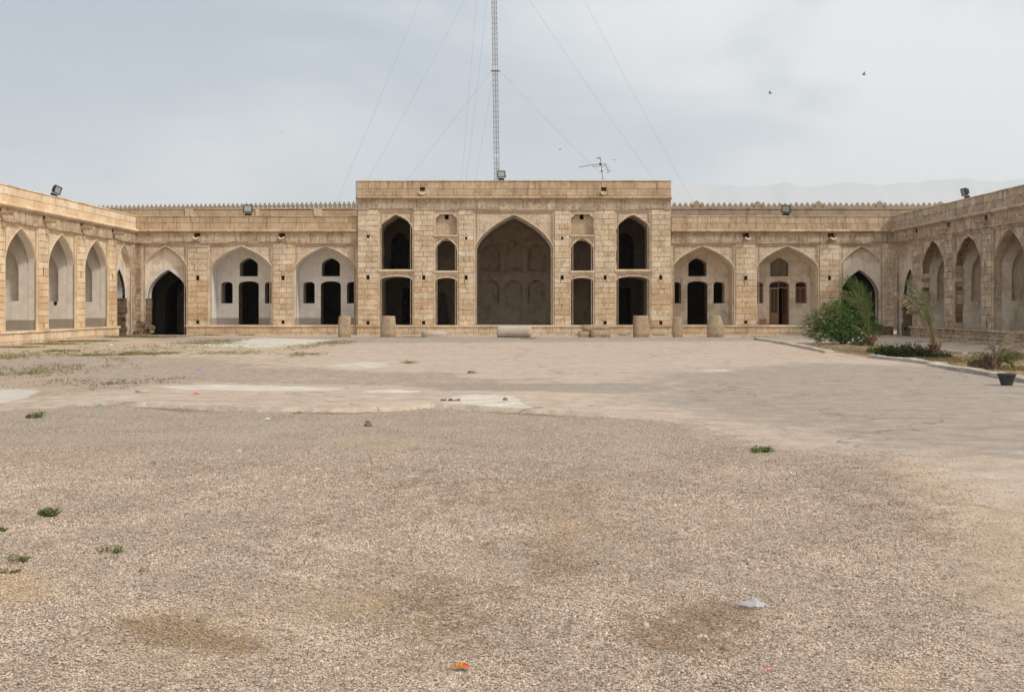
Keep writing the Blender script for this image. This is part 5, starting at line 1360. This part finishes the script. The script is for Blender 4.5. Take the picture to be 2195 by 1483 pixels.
# orange sweet wrapper
X, Y = G(988, 1434); e = MB()
cols = [(.55, .03, .01), (.75, .16, .01), (.8, .38, .02), (.8, .16, .03), (.8, .42, .03), (.75, .12, .03), (.5, .02, .01)]
xs_ = [-.032, -.022, -.010, .0, .006, .018, .026, .033]; hs_ = [.004, .014, .02, .024, .012, .02, .012, .004]
for i in range(7):
    a, b2 = xs_[i], xs_[i+1]; za, zb = hs_[i], hs_[i+1]
    e.quad((a, .024, za*.5), (b2, .024, zb*.5), (b2, 0, zb), (a, 0, za), cols[i]); 
    e.quad((a, 0, za), (b2, 0, zb), (b2, -.010, zb*.55), (a, -.010, za*.55), tuple(c*.8 for c in cols[(i+1) % 7]))
    lc = (.10, .28, .05) if i == 2 else (.6, .13, .02)
    e.quad((a, -.010, za*.55), (b2, -.010, zb*.55), (b2, -.018, 0), (a, -.018, 0), lc)
m, nt, b = mat('foil_wrapper'); n = N(nt); n.link(n.attr('tone').outputs['Color'], b.inputs['Base Color']); b.inputs['Roughness'].default_value = .3
o = e.build('sweet_wrapper', m); o.location = (X, Y, .012); tag(o, 'crumpled orange and red sweet wrapper near the bottom of the view', 'wrapper')
def scrap(pxc, pyc, w, col, label):
    X, Y = G(pxc, pyc); e = MB(); z0 = float(ground_z(np.array([X]), np.array([Y]))[0])+.006
    p = [(-w/2, -w*.15, 0), (-w*.1, -w*.3, w*.15), (w*.45, -w*.1, .0), (w*.5, w*.25, w*.1), (0, w*.2, w*.22), (-w*.4, w*.25, .01)]
    k = e.vs(p); e.face((k, k+1, k+4, k+5)); e.face((k+1, k+2, k+3, k+4))
    o = e.build('litter_scrap', simple_mat('scrap_paper', col, .6, noise=.1)); o.location = (X, Y, z0); tag(o, label, 'litter', 'scraps of litter on the ground')
scrap(417, 855.5, .16, (.6, .03, .02), 'small bright red scrap on the left paving')
scrap(211, 870, .12, (.02, .3, .12), 'small green scrap at left just above the gravel edge')
scrap(423, 794.5, .18, (.12, .1, .5), 'small violet scrap in the far left gravel')
scrap(236, 741, .22, (.75, .77, .8), 'small white scrap in the dry grass at far left')
scrap(1215, 727.5, .16, (.7, .1, .03), 'small orange scrap in front of the hall, left of the stacked slabs')
scrap(1785, 925, .08, (.75, .3, .03), 'small orange scrap on the right paving')
scrap(1648, 1440, .022, (.6, .03, .03), 'tiny red scrap in the near gravel at lower right')
scrap(572, 900, .09, (.75, .73, .7), 'small white scrap just below the paving edge')
# timber and ladder leaning in the small left arch
def inr(a, b2, dy): Yp = D1+dy; return Vector((AX(a, Yp), Yp, AZ(b2, Yp)))
M['old_wood'] = simple_mat('weathered_timber', (.15, .1, .06), .85, noise=.35, nscale=14); M['dark_cloth'] = simple_mat('blackened_timber', (.025, .02, .018), .9, noise=.3)
lad = thing('ladder', (AX(972, 70.2), 70.2, .55), 'wooden ladder leaning inside the small arch left of the great arch', 'ladder')
def rel(v): return v-Vector((AX(972, 70.2), 70.2, .55))
a0, a1 = rel(inr(971, 690, 1.2)), rel(inr(952.5, 628, 1.9)); b0_, b1_ = rel(inr(985, 690, 1.1)), rel(inr(962, 634, 1.8))
for p, q in ((a0, a1), (b0_, b1_)):
    e = MB(); e.tube([p, q], .03, 6); e.build('rail', M['old_wood'], lad)
for t in (.1, .27, .44, .61, .78): e = MB(); e.tube([a0.lerp(a1, t), b0_.lerp(b1_, t)], .018, 6); e.build('rung', M['old_wood'], lad)
tp = thing('timber_stack', (AX(950, 70.3), 70.3, .55), 'dark planks propped together in the corner of the small left arch', 'planks')
for i, (xa, xb, tb) in enumerate(((942, 947, 627), (946, 948, 628), (950, 950, 630), (955, 951, 632), (960, 952, 634), (945, 945, 650), (941, 951, 660))):
    e = MB(); p = inr(xa, 692, 1.3+.1*i)-tp.location; q = inr(xb, tb, 1.9)-tp.location
    d = (q-p); 
    k = e.vs([p+Vector((-.07, 0, 0)), p+Vector((.07, 0, 0)), q+Vector((.07, 0, 0)), q+Vector((-.07, 0, 0)), p+Vector((-.07, .04, 0)), p+Vector((.07, .04, 0)), q+Vector((.07, .04, 0)), q+Vector((-.07, .04, 0))])
    for f_ in ((0, 1, 2, 3), (4, 5, 6, 7), (0, 3, 7, 4), (1, 2, 6, 5), (0, 1, 5, 4), (3, 2, 6, 7)): e.face([k+j for j in f_])
    e.build('plank', M['dark_cloth'] if i < 5 else M['old_wood'], tp)
# small crates by the wooden door
cr = []
for a, b2, zt, yy in ((1621.5, 1630.5, 688.5, .9), (1629, 1642, 684, 1.2)):
    Yp = D0+yy; x0, x1 = AX(a, Yp), AX(b2, Yp); h = AZ(zt, Yp)-.55
    t = thing('cardboard_box', ((x0+x1)/2, Yp, .553), 'small brown box on the ledge left of the wooden door' if not cr else 'larger open brown box on the ledge left of the wooden door', 'box'); cr.append(t)
    w_ = (x1-x0)/2; e = MB()
    for q in (((-w_, -.15), (w_, -.15)), ((w_, -.15), (w_, .15)), ((w_, .15), (-w_, .15)), ((-w_, .15), (-w_, -.15))):
        (xa, ya), (xb, yb_) = q; e.quad((xa, ya, 0), (xb, yb_, 0), (xb, yb_, h), (xa, ya, h))
    e.quad((-w_, -.15, .005), (w_, -.15, .005), (w_, .15, .005), (-w_, .15, .005))
    cb = M.setdefault('card', simple_mat('brown_cardboard', (.2, .12, .07), .85, noise=.3))
    e.build('carton', cb, t)
    e = MB(); e.quad((-w_, -.15, h), (-w_, .15, h), (-w_-.07, .15, h+.04), (-w_-.07, -.15, h+.04)); e.quad((w_, -.15, h), (w_, .15, h), (w_*.4, .15, h+.03), (w_*.4, -.15, h+.03)); e.build('flaps', cb, t)

# ================================================================== AIR, LIGHT, CAMERA
SUN_EL, SUN_AZ = math.radians(44), math.radians(-32)     # azimuth measured from +x towards +y
sd = Vector((math.cos(SUN_EL)*math.cos(SUN_AZ), math.cos(SUN_EL)*math.sin(SUN_AZ), math.sin(SUN_EL)))
sl = bpy.data.lights.new('sun', 'SUN'); sl.energy = 2.5; sl.angle = math.radians(9); sl.color = (1, .925, .81)
so = bpy.data.objects.new('sun', sl); COL.objects.link(so); so.rotation_euler = (-sd).to_track_quat('-Z', 'Y').to_euler(); so.location = (30, -20, 60)
wd_ = bpy.data.worlds.new('World'); scene.world = wd_; wd_.use_nodes = True; nt = wd_.node_tree; n = N(nt)
bg = nt.nodes['Background']; sky = n.node('ShaderNodeTexSky'); sky.sky_type = 'NISHITA'; sky.sun_disc = False
sky.sun_elevation = SUN_EL; sky.sun_rotation = PI/2-SUN_AZ; sky.dust_density = 3; sky.air_density = 1.0
tc = n.node('ShaderNodeTexCoord'); mp_ = n.node('ShaderNodeMapping'); n.link(tc.outputs['Generated'], mp_.inputs['Vector']); mp_.inputs['Scale'].default_value = (1, 1, 2.2)
cl = n.noise(mp_.outputs[0], 2.6, 5, .5, .5)
sx = n.node('ShaderNodeSeparateXYZ'); n.link(tc.outputs['Generated'], sx.inputs[0])
# thin cloud deck: brighter veil in the sunward half of the sky
veil = n.math('ADD', n.math('ADD', n.math('MULTIPLY', sx.outputs[0], 1.25), n.math('MULTIPLY', sx.outputs[1], -.5)), n.math('MULTIPLY', n.math('SUBTRACT', cl, .5), 2.4))
cc = n.mix(n.ramp(veil, -.82, -.1), CLOUD_A, CLOUD_B)
mixc = n.mix(CLOUD_F, sky.outputs[0], cc)
n.link(mixc, bg.inputs['Color']); bg.inputs['Strength'].default_value = .11
# haze box round camera and scene
e = MB(); e.box(-22000, 22000, -600, 24500, -9, 2250); hz_ = e.build('haze', bpy.data.materials.new('thin_air')); hz_['kind'] = 'stuff'; hz_['label'] = 'thin pale haze in the air'; hz_['category'] = 'haze'
hm_ = hz_.data.materials[0]; hm_.use_nodes = True; nt = hm_.node_tree; nt.nodes.remove(nt.nodes['Principled BSDF'])
pv_ = nt.nodes.new('ShaderNodeVolumePrincipled'); pv_.inputs['Color'].default_value = HAZE_C; pv_.inputs['Density'].default_value = HAZE_D; pv_.inputs['Anisotropy'].default_value = .2
nt.links.new(pv_.outputs[0], nt.nodes['Material Output'].inputs['Volume'])
cam = bpy.data.cameras.new('camera'); cam.sensor_width = 36; cam.sensor_fit = 'HORIZONTAL'; cam.lens = 36*F/2195; cam.shift_y = -(741.5-HY)/2195; cam.clip_end = 60000; cam.clip_start = .1
co_ = bpy.data.objects.new('camera', cam); COL.objects.link(co_); co_.location = (0, 0, EYE); co_.rotation_euler = (PI/2, 0, 0); scene.camera = co_
vs_ = scene.view_settings; vs_.view_transform = 'Standard'; vs_.look = 'None'; vs_.exposure = EXPO; vs_.gamma = 1; vs_.use_curve_mapping = False
scene.cycles.max_bounces = 8; scene.cycles.volume_bounces = 2
